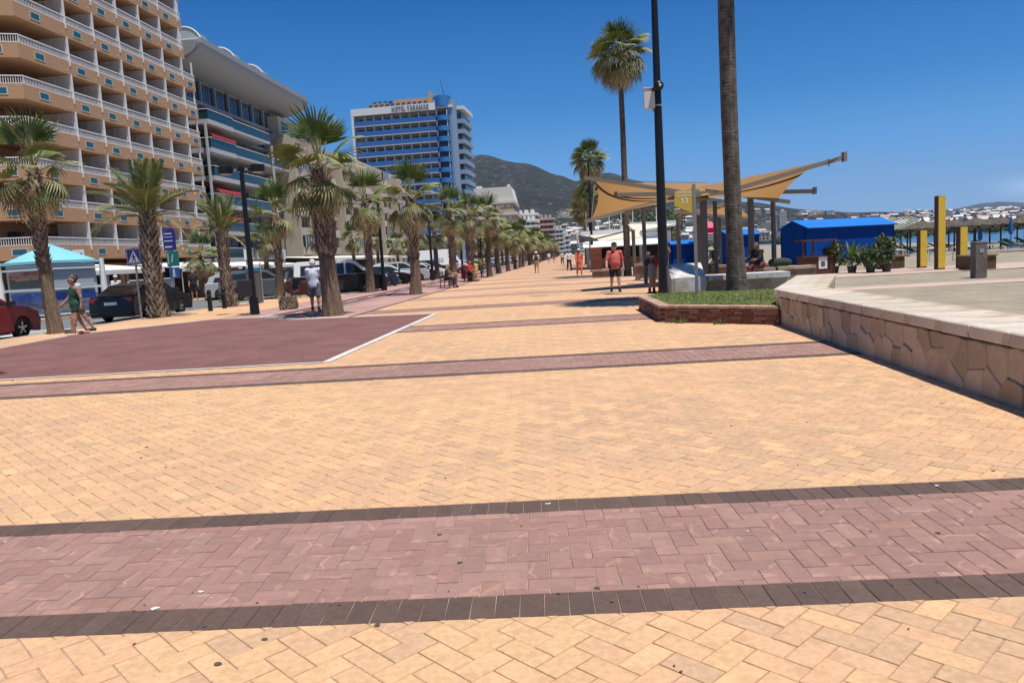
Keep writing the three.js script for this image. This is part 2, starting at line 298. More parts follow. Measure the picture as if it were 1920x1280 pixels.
// paved strips across the sand
const pinkPath = std([.58, .42, .35], .9, { map: T.mottle });
struct('beach_path', flat([[4.9, -22.6], [60, -22.6], [60, -24.1], [4.9, -24.1]], .006), pinkPath);
struct('beach_path', flat([[8, -30.2], [60, -30.2], [60, -35.2], [8, -35.2]], .006), pinkPath);
struct('beach_path', flat([[4.4, -31], [8, -31], [8, -44], [4.4, -60]], .0), farYellow);
struct('beach_path', planar(bx(23, 70, -.1, .05, -55.6, -54.8)), std([.62, .56, .48], .9, { map: T.mottle }));

{ // gum spots, droppings and specks on the paving
  const r = mulberry(808), L = [], L2 = []; for (let i = 0; i < 150; i++) { const z = -(1.6 + Math.pow(r(), 1.6) * 14), x = -z * (r() * 1.5 - .85), R0 = .006 + r() * r() * .02, pts = []; for (let k = 0; k < 8; k++) { const q = R0 * (.6 + .7 * r()); pts.push([x + Math.cos(k * .785) * q, z - Math.sin(k * .785) * q * (.6 + .4 * r())]); } (r() < .25 ? L2 : L).push(flat(pts.reverse(), .0042)); }
  struct('gum_spots', L, std([.09, .07, .055], .9)).userData.kind = 'stuff'; struct('droppings', L2, std([.62, .60, .55], .9)).userData.kind = 'stuff';
}
// =================== BUILDINGS ===================
const tan = std([.50, .295, .165], .9, { map: T.stucco }), tanDark = tan, whiteRail = std([.74, .73, .71], .6), greyPanel = std([.62, .60, .57], .7), paleFrame = std([.50, .44, .36], .8), blueTile = phys([.010, .115, .175], .4);
const darkGlass = phys([.035, .045, .055], .12, { metalness: .2 }), blackIn = std([.035, .03, .028], .9), whiteWall = std([.72, .71, .68], .85, { map: T.stucco });
const glassTeal = phys([.05, .125, .15], .1, { transmission: .6, thickness: 0 });
{
  const h = thing('hotel_building', 'tan terraced hotel block with white balcony railings and blue tile panels', 'building', [-39, 0, 0]);
  const y0 = 4.95, ph = 2.885, nF = 10, zK = -53.8, posts = [-59.4, -63.05, -66.7, -70.35, -74.0, -77.65], zEnd = f => f >= 7 ? -78.4 : -80.2;
  const E1 = [-.93, .37], LEFT = 14; // the part left of the kink turns towards the sea front
  const pk = s => [E1[0] * s, zK + E1[1] * s];
  const turnL = Math.atan2(-E1[1], E1[0]) ;
  const postG = box(.13, 2.25, .13, 0, 0, 0), divG = merge([bx(-2.6, -.12, -1.05, 1.5, -.03, .03)]), divF = merge([bx(-2.65, -.1, 1.44, 1.52, -.05, .05), bx(-1.4, -1.3, -1.05, 1.44, -.05, .05), bx(-.2, -.1, -1.05, 1.44, -.05, .05)]);
  const tileG = box(.05, .42, .92), tileFr = merge([box(.06, .07, 1.1, 0, .25, 0), box(.06, .07, 1.1, 0, -.25, 0), box(.06, .43, .09, 0, 0, .505), box(.06, .43, .09, 0, 0, -.505)]), pipeG = cyl(.03, .03, .2, 0, -.1, 0, 6).rotateZ(Math.PI / 2), doorG = box(.06, 2.0, 1.7);
  for (let f = 0; f < nF; f++) {
    const yr = y0 + f * ph, yb = yr - .62, yp = yr - 1.66, zE = zEnd(f);
    // slab with its soffit
    part('balcony_slab', planar(bx(-4.4, -.16, yp + .02, yp + .28, zE, zK), 1), tan, h);
    { const a = pk(0), b = pk(LEFT); const g = flat([[a[0] - .05, a[1] - .1], [b[0], b[1] - .1], [b[0] - 3, b[1] - 4.6], [-4.4, zK - 4.4]], yp + .03); part('balcony_slab', [g, flat([[a[0] - .05, a[1] - .1], [b[0], b[1] - .1], [b[0] - 3, b[1] - 4.6], [-4.4, zK - 4.4]], yp + .28)], tan, h); }
    // parapet panels between the bay lines
    const lines = [zK, ...posts.filter(z => z > zE + .5), zE];
    for (let i = 0; i < lines.length - 1; i++) {
      const za = lines[i] - .012, zb = lines[i + 1] + .012, zm = (za + zb) / 2;
      part('parapet_panel', planar(bx(-.16, 0, yp, yb, zb, za), 1), tan, h);
      if (Math.abs(zb - za) > 1.2) {
        const zt = i === 0 ? za - 2.1 : za - 1.35;
        const t = part('tile_panel', tileG, blueTile, h); t.position.set(.0, yp + .56, zt); const fr = part('tile_frame', tileFr, paleFrame, t);
        const pi = part('drain_spout', pipeG, paleFrame, h); pi.position.set(.1, yp + .28, zb + .55);
        const d = part('balcony_door', doorG, darkGlass, h); d.position.set(-4.32, yp + 1.3, zm - .2);
      }
    }
    { const a = pk(.05), b = pk(LEFT), g = box(LEFT - .05, 1.04, .16, 0, 0, 0); g.rotateY(turnL); part('parapet_panel', planar(g.translate((a[0] + b[0]) / 2, (yp + yb) / 2, (a[1] + b[1]) / 2 - .08), 1), tan, h);
      for (const s of [1.6, 5, 8.5]) { const c = pk(s); const t = part('tile_panel', tileG, blueTile, h); t.position.set(c[0] + .03, yp + .56, c[1]); t.rotation.y = turnL + Math.PI / 2; t.translateX(.0); part('tile_frame', tileFr, paleFrame, t); } }
    // posts and divider screens
    for (const z of posts) if (z > zE + .5) {
      const p = part('balcony_post', postG, whiteRail, h); p.position.set(-.02, yp + 1.04 + 2.25 / 2 - .38 + .02, z);
      const d = part('divider_screen', divG, greyPanel, h); d.position.set(-.06, yp + 1.36, z); part('screen_frame', divF, whiteRail, d);
    }
    if (f < nF - 1) { const p = part('balcony_post', postG, whiteRail, h); p.position.set(-.1, yp + 1.04 + 2.25 / 2 - .38 + .02, zE + .35); }
    // railing
    const bars = [bx(-.1, .0, yr - .07, yr, zE, zK), bx(-.09, -.02, yb + .02, yb + .07, zE, zK)];
    for (let z = zE + .1; z < zK; z += .16) bars.push(box(.03, .5, .045, -.05, yr - .32, z));
    part('railing', bars, whiteRail, h);
    { const b2 = [box(LEFT, .07, .1, 0, yr - .035, 0), box(LEFT, .05, .07, 0, yb + .045, 0)]; for (let s = -LEFT / 2; s < LEFT / 2; s += .16) b2.push(box(.045, .5, .03, s, yr - .32, 0)); const a = pk(LEFT / 2); part('railing', merge(b2).rotateY(turnL).translate(a[0], 0, a[1] - .05), whiteRail, h); }
  }
  const top = y0 + nF * ph;
  part('wall', planar(bx(-20, -4.4, 0, top, -80.2, -50), 1), tanDark, h);
  part('end_wall', planar(bx(-20, -4.5, 0, top - 1, -80.4, -80.2), 1), tan, h);
  part('roof_slab', planar(bx(-20, .2, top - .3, top, -78.6, -50), 1), tan, h);
  // street level: dark arcade with columns
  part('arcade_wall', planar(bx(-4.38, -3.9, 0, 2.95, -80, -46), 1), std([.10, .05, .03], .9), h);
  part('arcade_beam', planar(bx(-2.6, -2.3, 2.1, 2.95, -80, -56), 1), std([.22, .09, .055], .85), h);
  for (let z = -57; z > -80; z -= 5.4) part('column', planar(bx(-3.5, -2.8, 0, 2.95, z - .35, z + .35), 1), tanDark, h);
}
// ---- white hotel with the rolled roof edge ----
{
  const h = thing('hotel_building', 'white hotel with a rolled roof edge, glass balconies and red awnings', 'building', [-42, 0, -82]);
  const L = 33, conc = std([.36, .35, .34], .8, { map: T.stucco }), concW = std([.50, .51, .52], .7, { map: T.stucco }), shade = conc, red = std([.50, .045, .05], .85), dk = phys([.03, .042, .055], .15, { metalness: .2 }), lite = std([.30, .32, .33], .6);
  // rolled nose: profile in x, y swept along z
  const nose = []; for (let i = 0; i <= 14; i++) { const a = (-90 + i * 92 / 14) * D; nose.push(new THREE.Vector2(-1.6 + 4.4 * Math.cos(a), 26.45 + 2.0 * Math.sin(a))); }
  const sh = new THREE.Shape([new THREE.Vector2(-12, 24.45), ...nose, new THREE.Vector2(-12, 26.6)]);
  const g = new THREE.ExtrudeGeometry(sh, { depth: L, bevelEnabled: true, bevelSize: .3, bevelThickness: .5, bevelSegments: 2 }); g.translate(0, 0, -L - .5);
  part('rolled_roof_edge', g, std([.34, .35, .37], .75, { map: T.stucco }), h);
  for (const zc of [-2.5, -11, -19.5, -31]) { const fin = new THREE.Shape(); fin.absarc(0, 0, zc === -31 ? 1.5 : 2.1, 0, Math.PI, false); const f = new THREE.ExtrudeGeometry(fin, { depth: .25, bevelEnabled: false }).translate(.2, 26.5, zc); part('roof_canopy', [f, ...[0, 1, 2].map(i => new THREE.ExtrudeGeometry(fin, { depth: .05, bevelEnabled: false }).translate(.2, 26.5, zc - .5 - i * .6))], phys([.55, .66, .68], .3, { transmission: .25, thickness: 0 }), h); part('canopy_frame', new THREE.TorusGeometry(zc === -31 ? 1.5 : 2.1, .09, 5, 18, Math.PI).translate(.2, 26.5, zc + .25), whiteRail, h); }
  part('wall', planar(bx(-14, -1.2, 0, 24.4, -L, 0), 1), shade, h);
  const nb = 9, bw = L / nb;
  for (let f = 0; f < 7; f++) {
    const y = 21.5 - f * 3.05;
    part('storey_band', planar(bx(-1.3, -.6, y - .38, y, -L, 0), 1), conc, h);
    for (let i = 0; i < nb; i++) {
      const z = -(i + .5) * bw; const w = part('window', box(.08, 2.3, bw - .35), dk, h); w.position.set(-1.14, y + 1.2, z);
      part('mullion', [box(.1, 2.3, .07, .03, 0, -.6), box(.1, 2.3, .07, .03, 0, .7)], lite, w);
      const p = part('pillar', box(.35, 2.5, .3), lite, h); p.position.set(-1.0, y + 1.25, -i * bw);
    }
  }
  for (let f = 1; f < 7; f++) {
    const y = 21.5 - f * 3.05, z0 = -1.2 - f * .2, z1 = f === 2 ? -28 : -19.5;
    part('balcony_slab', planar(bx(-.6, 2.2, y - .26, y, z1, z0), 1), concW, h);
    part('balcony_slab', planar(bx(-.6, 2.55, y - .5, y - .02, z0 - 6.2, z0 + .12), 1), concW, h);
    const gl = part('balcony_glass', [bx(2.46, 2.5, y, y + 1.05, z0 - 6.2, z0), bx(2.1, 2.14, y, y + 1.05, z1, z0 - 6.3), bx(-.6, 2.46, y, y + 1.05, z0 - .04, z0)], glassTeal, h);
    part('glass_rail', [bx(2.42, 2.54, y + 1.05, y + 1.12, z0 - 6.2, z0 + .02), bx(2.06, 2.18, y + 1.05, y + 1.12, z1, z0 - 6.2), bx(-.6, 2.5, y + 1.05, y + 1.12, z0 - .06, z0 + .06)], whiteRail, gl);
    if (f === 1 || f === 3 || f === 4) { const a = part('awning', box(2.4, .05, 6, 1.5, y - 1.1, z0 - 3.4, 0, 0, -.42), red, h); part('awning_valance', box(.04, .3, 6, 2.62, y - 1.72, z0 - 3.4), red, a); }
    if (f === 2) { const a = part('awning', box(2.2, .05, 6, 1.4, y + 2.0, -27, 0, 0, -.5), red, h); part('awning_valance', box(.04, .3, 6, 2.4, y + 1.35, -27), red, a); }
  }
  for (const z of [-1.0, -19.6]) part('steel_column', bx(2.2, 2.42, 0, 18.0, z - .12, z + .12), concW, h);
  // glazed stair tower at the near end
  part('stair_glazing', bx(-3.9, -.7, 0, 20.6, .02, .3), phys([.07, .10, .12], .15, { metalness: .2 }), h);
  const fr = []; for (let y = 1.5; y < 20; y += 1.53) fr.push(bx(-3.9, -.66, y, y + .1, .2, .4)); for (let x = -3.9; x < -.6; x += 1.06) fr.push(bx(x, x + .1, 0, 20.6, .2, .42)); part('stair_frame', fr, lite, h);
}
// ---- beige flats with stepped bays ----
{
  const h = thing('apartment_building', 'beige apartment block with stepped rounded balconies behind the palms', 'building', [-39, 0, -108]);
  const bei = std([.50, .43, .34], .9, { map: T.stucco }), cre = std([.66, .58, .44], .9, { map: T.stucco }), gl = phys([.04, .05, .06], .15);
  const L = 74;
  part('wall', planar(bx(-14, -2.2, 0, 20, -L, 0), 1), bei, h);
  part('roof_parapet', planar(bx(-14, -1.2, 20, 21.2, -L, -30), 1), cre, h); part('roof_parapet', planar(bx(-14, -1.2, 20, 20.6, -30, 0), 1), bei, h);
  part('stair_head', planar(bx(-8, -4, 20, 24.4, -4.4, -2.6), 1), bei, h); part('penthouse', planar(bx(-12, -2.5, 20.6, 23.4, -20, -1.5), 1), cre, h);
  for (let k = 0; k < 3; k++) part('penthouse_window', box(.1, 1.4, 2.4, -2.46, 22, -4 - k * 5.2), gl, h);
  for (let b = 0; b < 11; b++) { // bays
    const z = -3.2 - b * 6.7, dx = (b % 2) * .7;
    part('pier', planar(bx(-2.3, .1 + dx, 0, 20, z + 2.9, z + 3.5), 1), bei, h);
    for (let f = 0; f < 6; f++) {
      const y = 3.4 + f * 2.8;
      const s = new THREE.Shape(); s.moveTo(-2.2, -2.7); s.lineTo(-.2 + dx, -2.7); s.quadraticCurveTo(.9 + dx, 0, -.2 + dx, 2.7); s.lineTo(-2.2, 2.7);
      part('balcony', new THREE.ExtrudeGeometry(s, { depth: 1.15, bevelEnabled: false, curveSegments: 5 }).rotateX(-Math.PI / 2).translate(0, y, z), (b + f) % 3 ? bei : cre, h);
      const w = part('window', box(.1, 1.6, 2.7), gl, h); w.position.set(-2.14, y + 2.0, z + 1.1);
      const w2 = part('window', box(.1, 1.6, 1.9), gl, h); w2.position.set(-2.14, y + 2.0, z - 1.5);
      if ((b * 7 + f * 3) % 4 === 0) { const e = part('glazed_loggia', bx(-2.1, .3 + dx, y + 1.15, y + 2.7, z - 2.2, z + 2.2), gl, h); part('loggia_frame', [-2.2, -1.1, 0, 1.1, 2.2].map(q => bx(.28 + dx, .34 + dx, y + 1.15, y + 2.7, z + q - .05, z + q + .05)), whiteRail, e); }
    }
  }
}
// ---- blue and white hotel tower ----
const font = await new FontLoader().loadAsync('fonts/droid/droid_sans_bold.typeface.json');
{
  const ang = Math.atan2(1.2, 25), h = thing('hotel_building', 'blue and white hotel tower with roof lettering and a rounded corner', 'building', [-33, 0, -225], -ang);
  const wh = std([.72, .72, .72], .8), blu = phys([.03, .14, .40], .5), bluD = phys([.035, .18, .46], .5), bluGrey = std([.20, .29, .42], .7), inn = std([.40, .33, .27], .9), gl = phys([.03, .04, .06], .2), orange = std([.50, .30, .16], .9), sideM = std([.27, .34, .44], .8), panel = phys([.03, .04, .07], .2), slabM = std([.52, .52, .53], .8);
  part('wall', planar(bx(-30, -1, 0, 45.4, -22, -2.2), 1), inn, h);
  part('end_fin', bx(-30.6, -29.9, 0, 46.9, -22, .1), wh, h);
  part('roof_fascia', bx(-30.6, -5.2, 44.9, 46.9, -.5, .12), wh, h); part('roof_slab', bx(-30, -.2, 45.4, 46.0, -22, -.5), wh, h);
  const cg = new THREE.CylinderGeometry(1, 1, 1, 14, 1, false, 0, Math.PI);
  for (let f = 0; f < 14; f++) {
    const y = 43.0 - f * 2.97 - 1.1;
    part('balcony_slab', bx(-29.9, -5.2, y - .22, y, -2.2, .1), slabM, h);
    part('balcony_panel', bx(-29.9, -5.2, y, y + 1.35, -.02, .06), blu, h);
    for (let i = 0; i < 9; i++) { const w = part('window', box(1.5, 2.1, .1), gl, h); w.position.set(-28 + i * 2.72, y + 1.1, -2.14); part('curtain', box(.5, 2.0, .06, .95, 0, .02), inn, w); const d = part('divider', box(.12, 1.5, 1.9), wh, h); d.position.set(-26.7 + i * 2.72, y + 1.85, -1.1); }
    // rounded corner bay
    part('corner_balcony', new THREE.CylinderGeometry(1.9, 1.9, 1.35, 12, 1, false, -Math.PI * .5, Math.PI).translate(-3.3, y + .5, -1.0), bluD, h);
    part('corner_window', bx(-5, -1.9, y + 1.3, y + 2.7, -1.4, -1.2), gl, h); part('corner_post', [bx(-5.1, -4.8, y + 1.1, y + 2.8, -.4, -.2), bx(-2, -1.8, y + 1.1, y + 2.8, -.4, -.2)], wh, h);
    // side face
    const sb = part('side_balcony', bx(-.2, 2.0, y - .35, y + .9, -20 - .0, -6), sideM, h); part('side_glass', bx(.0, 1.2, y + .9, y + 2.6, -20, -6.2), gl, sb);
  }
  part('corner_shaft', new THREE.CylinderGeometry(1.5, 1.5, 47.6, 14).translate(-.9, 23.8, -2.4), bluGrey, h);
  part('side_wall', bx(-1.2, -.1, 0, 47, -20, -2.4), bluGrey, h);
  part('corner_crown', [new THREE.CylinderGeometry(1.95, 1.95, 3, 12, 1, false, -Math.PI * .5, Math.PI).translate(-3.3, 47.2, -1.0), bx(-5.25, -1, 45.7, 48.7, -4, -1)], bluD, h);
  part('side_fascia', bx(-.2, 2.1, 45.6, 46.6, -21, -6), wh, h);
  const txt = new TextGeometry('HOTEL YARAMAR', { font, size: 1.45, depth: .12, curveSegments: 2 }); txt.computeBoundingBox(); const tw = txt.boundingBox.max.x; txt.scale(11.2 / tw, 1, 1).translate(-18.2, 45.2, .14); part('roof_lettering', txt, std([.20, .19, .20], .7), h);
  // rooftop plant: orange blocks with rows of solar panels
  part('roof_block', [bx(-27, -22, 46, 49.6, -14, -8), bx(-20, -9, 46, 50.4, -16, -9), bx(-8.5, -7.5, 46, 51.6, -8, -7), bx(-6.5, -5.8, 46, 50.6, -8, -7)], orange, h);
  for (let r = 0; r < 3; r++) for (let i = 0; i < 12; i++) { const p = part('solar_panel', box(1.1, .08, 1.6, 0, 0, 0, 0, .7), panel, h); p.position.set(-27 + i * 1.7 + r * .3, 47.2 + r * 1.55, -4 - r * 3.4); }
  part('roof_mast', bar([-2.4, 48.5, -1.5], [-3.6, 53.4, -1.5], .12, .05, 5), panel, h);
}
// ---- far blocks along the front ----
function block(name, label, x0, x1, z, dep, hgt, floors, wallC, slabC, cols, opt = {}) {
  const h = thing(name, label, 'building', [(x0 + x1) / 2, 0, z]), w = x1 - x0, m = std(wallC, .9, { map: T.stucco }), s = std(slabC, .85), gl = phys([.05, .06, .08], .2), ph = hgt / floors;
  part('wall', planar(bx(-w / 2, w / 2, 0, hgt, -dep, 0), 1), m, h);
  for (let f = 0; f < floors; f++) {
    const y = f * ph, cut = opt.step ? Math.max(0, f - floors + 4) * opt.step : 0;
    part('balcony', [bx(-w / 2 - .2, w / 2 + .3 - cut * .3, y + ph - .2, y + ph + .75, .0, 1.1), bx(w / 2, w / 2 + 1.3, y + ph - .2, y + ph + .75, -dep, .9)], s, h);
    for (let c = 0; c < cols; c++) { const p = part('window', box(w / cols * .62, ph * .5, .12), gl, h); p.position.set(-w / 2 + (c + .5) * w / cols, y + ph * .52, .06); }
    for (let c = 0; c < 4; c++) { const p = part('window', box(.12, ph * .5, dep / 6), gl, h); p.position.set(w / 2 + .06, y + ph * .52, -(c + .5) * dep / 4); }
  }
  part('roof_parapet', bx(-w / 2 - .3, w / 2 + .3, hgt, hgt + .9, -dep, .2), s, h);
  for (let i = 0; i < 3; i++) part('roof_block', bx(-w / 2 + w * (.15 + .3 * i), -w / 2 + w * (.3 + .3 * i), hgt + .9, hgt + 2.6, -dep * .6, -2), s, h);
  return h;
}
{ // stepped beige block with a sloping upper storey
  const h = thing('apartment_building', 'beige stepped block with a sloping pale roof beside the blue tower', 'building', [-30, 0, -300]);
  const bei = std([.56, .43, .30], .9, { map: T.stucco }), pal = std([.66, .63, .57], .9), gl = phys([.06, .06, .06], .3);
  for (let i = 0; i < 5; i++) {
    const y0 = i * 4.6, x1 = 11.2 - i * .9;
    part('storey_block', planar(bx(-11, x1, y0, y0 + 4.6, -30, -i * .6), 1), bei, h);
    part('terrace_band', bx(-2 - i, x1 + .5, y0 + 3.7, y0 + 4.6, -.6 - i * .6, .5 - i * .6), pal, h);
    for (let k = 0; k < 5; k++) part('terrace_window', box(1.2, 1.2, .1, -2 + k * 2.3 - i * .5, y0 + 2.7, .06 - i * .6), pal, h);
    for (let k = 0; k < 5; k++) part('side_opening', box(.2, 2.1, 3.4, x1 + .02, y0 + 2, -4 - k * 5.4), gl, h);
  }
  const s = new THREE.Shape([[-9, 23], [7.6, 23], [6.4, 28.6], [-9, 28.6]].map(p => new THREE.Vector2(...p))); part('sloping_roof', new THREE.ExtrudeGeometry(s, { depth: 20, bevelEnabled: false }).translate(0, 0, -24), pal, h);
  part('parapet_wall', bx(-18, -9, 20, 27.5, -26, -8), bei, h); part('roof_tank', [bx(-8, -6, 28.6, 30, -14, -10), bx(4.5, 5.6, 28.6, 30, -14, -10)], pal, h);
}
block('apartment_building', 'white flats with grey roof blocks beyond the beige stepped block', -27.5, -17.5, -370, 22, 20.5, 7, [.55, .52, .46], [.68, .66, .62], 4);
block('apartment_building', 'white banded flats with blue shaded balconies above the palm tops', -23.5, -17, -352, 16, 16.5, 7, [.62, .62, .62], [.72, .71, .68], 3);
block('apartment_building', 'brown red rounded flats with pale balcony bands', -17, -10, -385, 16, 18.4, 7, [.32, .16, .12], [.46, .36, .31], 3);
block('apartment_building', 'grey balcony flats standing next to the brown red flats', -12, -6, -440, 16, 14.5, 6, [.48, .48, .48], [.55, .54, .52], 3);
block('apartment_building', 'white narrow flats at the far end of the palm row', -7.5, -3, -470, 16, 11.5, 4, [.52, .52, .52], [.70, .69, .67], 2);
block('apartment_building', 'cream low flats between the beige block and the palm tops', -40, -27, -262, 18, 17.5, 6, [.55, .46, .36], [.66, .60, .52], 5);
// =================== PALMS ===================
const leafMat = phys([1, 1, 1], .62, { vertexColors: true, transmission: .22, thickness: 0, side: THREE.DoubleSide });
const barkMat = std([.17, .12, .085], .95, { map: T.bark, bumpMap: T.bark, bumpScale: .03 }), smoothBark = std([.25, .175, .115], .95, { map: T.bark, bumpMap: T.bark, bumpScale: .015 }), ringBark = std([.185, .15, .115], .95, { map: T.ring, bumpMap: T.ring, bumpScale: .012 });
const bootMat = std([1, 1, 1], .95, { vertexColors: true });
const GREEN = [.115, .165, .028], LIME = [.25, .265, .065], STRAW = [.56, .46, .26], BROWN = [.25, .15, .07], DEEP = [.075, .125, .026];
class Tris { constructor() { this.p = []; this.c = []; } tri(a, b, c, ca, cb, cc) { this.p.push(...a, ...b, ...c); this.c.push(...ca, ...cb, ...cc); }
  quad(a, b, c, d, c0, c1) { this.tri(a, b, c, c0, c0, c1); this.tri(a, c, d, c0, c1, c1); }
  geo() { const g = new THREE.BufferGeometry(); g.setAttribute('position', new THREE.Float32BufferAttribute(this.p, 3)); g.setAttribute('color', new THREE.Float32BufferAttribute(this.c, 3)); g.setAttribute('uv', new THREE.Float32BufferAttribute(new Float32Array(this.p.length / 3 * 2), 2)); g.computeVertexNormals(); return g; } }
// fan leaf of radius 1 with its stalk, along +y, upper side +z
function fanLeaf(o, r) {
  const t = new Tris(), { stalk = .75, nb = 22, spread = 112, droop = .3, c0 = GREEN, c1 = LIME, tip = STRAW, fold = .12 } = o;
  const jit = () => .85 + .3 * r();
  const P = (rad, a, e) => { const q = droop * Math.pow(rad, 2.1); return [rad * Math.sin(a) * (1 - q * .18), stalk + rad * Math.cos(a) * (1 - q * .35), -q * (.75 + .25 * Math.cos(a)) - fold * Math.abs(Math.sin(a)) * rad + e]; };
  for (let k = 0; k < nb; k++) {
    const a = (-spread + 2 * spread * (k + .5) / nb) * D, da = spread / nb * D, len = (1 - .22 * Math.pow(Math.abs(a) / (spread * D), 2)) * (.88 + .2 * r()), j = jit(), e = .022;
    const C0 = c0.map(v => v * j), C1 = c1.map(v => v * j), C2 = tip.map(v => v * j), tw = (r() - .5) * .2;
    const p0 = P(.06, a, 0), l1 = P(.46 * len, a - da * .92, e), r1 = P(.46 * len, a + da * .92, -e), l2 = P(.8 * len, a - da * .34 + tw * .4, e * .5), r2 = P(.8 * len, a + da * .34 + tw * .4, -e * .5), tp = P(len, a + tw, 0);
    t.tri(p0, l1, r1, C0, C0, C0); t.quad(l1, l2, r2, r1, C0, C1); t.tri(l2, tp, r2, C1, C2, C1);
  }
  const w = .022, sc = mixc(c1, STRAW, .5); for (const s of [0, 1, 2]) { const a0 = s * 2.1, a1 = a0 + 2.1, q = (a, y, k) => [Math.cos(a) * w * k, y, Math.sin(a) * w * k]; t.quad(q(a0, 0, 2), q(a0, stalk + .1, 1), q(a1, stalk + .1, 1), q(a1, 0, 2), sc, sc); }
  return t.geo();
}
function featherLeaf(o, r) { // length 1
  const t = new Tris(), { bend = .6, n = 34, c0 = GREEN, c1 = LIME } = o; const at = s => [0, Math.sin(Math.min(1.5, bend) * s) / Math.max(.3, bend), -(1 - Math.cos(bend * s)) / Math.max(.3, bend) * 1.0];
  for (let i = 0; i < n; i++) {
    const s = .12 + .88 * i / n, p = at(s), p2 = at(Math.min(1, s + .04)), len = .27 * Math.pow(Math.sin(Math.PI * Math.min(1, .12 + s * .84)), .7) * (.85 + .3 * r());
    for (const sd of [-1, 1]) {
      const j = .75 + .5 * r(), C0 = c0.map(v => v * j), C1 = c1.map(v => v * j), dx = sd * len * .82, dy = len * .62, dz = -len * (.12 + .25 * r());
      const m = [p[0] + dx * .5, p[1] + dy * .5 + .012, p[2] + dz * .4], m2 = [m[0], m[1] - .026, m[2] + .004], tp = [p[0] + dx, p[1] + dy, p[2] + dz];
      t.tri(p, m, m2, C0, C0, C0); t.tri(m, tp, m2, C0, C1, C0);
    }
  }
  const w = .012; for (let i = 0; i < 5; i++) { const a = at(i / 5), b = at((i + 1) / 5), k = 1.6 - i * .25, k2 = 1.6 - (i + 1) * .25, c = mixc(LIME, STRAW, .4); t.quad([a[0] - w * k, a[1], a[2]], [b[0] - w * k2, b[1], b[2]], [b[0] + w * k2, b[1], b[2]], [a[0] + w * k, a[1], a[2]], c, c); t.quad([a[0], a[1], a[2] - w * k], [b[0], b[1], b[2] - w * k2], [b[0], b[1], b[2] + w * k2], [a[0], a[1], a[2] + w * k], c, c); }
  return t.geo();
}
const rp = mulberry(91);
const FAN = {
  young: [0, 1, 2].map(() => fanLeaf({ droop: .10, fold: .22, spread: 82, c0: DEEP, c1: GREEN, tip: LIME, nb: 24 }, rp)),
  mid: [0, 1, 2].map(() => fanLeaf({ droop: .42, c0: GREEN, c1: LIME, tip: STRAW, nb: 24 }, rp)),
  low: [0, 1, 2].map(() => fanLeaf({ droop: .8, c0: [.13, .16, .04], c1: [.34, .30, .12], tip: [.52, .43, .28], nb: 24 }, rp)),
  old: [0, 1].map(() => fanLeaf({ droop: 1.0, spread: 85, c0: [.26, .21, .09], c1: [.45, .35, .2], tip: [.5, .4, .27], nb: 18 }, rp)),
  dead: [0, 1].map(() => fanLeaf({ droop: .5, spread: 55, stalk: .5, c0: BROWN, c1: [.27, .17, .09], tip: [.36, .26, .16], nb: 12, fold: .3 }, rp)),
};
const FEATHER = { up: [0, 1].map(() => featherLeaf({ bend: .45, c0: [.10, .145, .028], c1: [.20, .21, .05] }, rp)), mid: [0, 1].map(() => featherLeaf({ bend: .95, c0: [.11, .145, .03], c1: [.24, .23, .06] }, rp)), low: [0, 1].map(() => featherLeaf({ bend: 1.6, c0: [.13, .14, .035], c1: [.30, .25, .09] }, rp)), dry: [featherLeaf({ bend: 1.3, c0: [.34, .24, .12], c1: [.42, .32, .18] }, rp)] };
// quaternion that sends +y to direction (az, polar) with the upper side up
function aim(az, th) { const d = V(Math.sin(th) * Math.cos(az), Math.cos(th), Math.sin(th) * Math.sin(az)); const up = V(-Math.cos(th) * Math.cos(az), Math.sin(th), -Math.cos(th) * Math.sin(az)); const x = d.clone().cross(up).normalize(); return new THREE.Quaternion().setFromRotationMatrix(new THREE.Matrix4().makeBasis(x, d, up)); }
function crownPlan(r, dens, kinds) { // list of [kind, az, polar, scale, rise]
  const out = []; let az = r() * 6; for (const [k, n, t0, t1, s0, s1, y0, y1] of kinds) { const N = Math.round(n * dens); for (let i = 0; i < N; i++) { az += 2.39996 + (r() - .5) * .5; const f = (i + .5) / N; out.push([k, az, (t0 + (t1 - t0) * f + (r() - .5) * 14) * D, s0 + (s1 - s0) * r(), y0 + (y1 - y0) * f]); } } return out;
}
const FANS = [['young', 5, 2, 28, .95, 1.15, .1, .1], ['mid', 5, 42, 80, .85, 1.0, .05, -.05], ['low', 5, 92, 132, .75, 1.05, -.05, -.2], ['old', 3, 118, 150, .75, .95, -.15, -.3], ['dead', 6, 145, 168, .5, .75, -.15, -.4]];
function trunkGeo(prof, seg = 14, bend = 0) { // prof: [y, r]
  const g = new THREE.LatheGeometry(prof.map(p => new THREE.Vector2(p[1], p[0])), seg); const p = g.attributes.position, uv = g.attributes.uv, H = prof[prof.length - 1][0];
  for (let i = 0; i < p.count; i++) { const y = p.getY(i), b = bend * Math.sin(y / H * 2.6); uv.setXY(i, uv.getX(i) * 1, y * .55); p.setX(i, p.getX(i) + b); } g.computeVertexNormals(); return g;
}
function boots(r, y0, y1, rad, n, bend, H, size = 1, c = [.25, .18, .12]) {
  const list = []; let az = 0; for (let i = 0; i < n; i++) {
    az += 2.39996; const y = y0 + (y1 - y0) * (i + r()) / n, R0 = rad(y), k = (.8 + .5 * r()) * size, j = .55 + .9 * r();
    const g = new THREE.ConeGeometry(.085 * k, .23 * k, 4, 1).scale(1, 1, .5).translate(0, .09 * k, 0).rotateX(.3 + .3 * r()).translate(0, 0, R0 - .01).rotateY(az).translate(bend * Math.sin(y / H * 2.6), y, 0);
    list.push(tint(g, c.map(v => v * j)));
  } return merge(list);
}
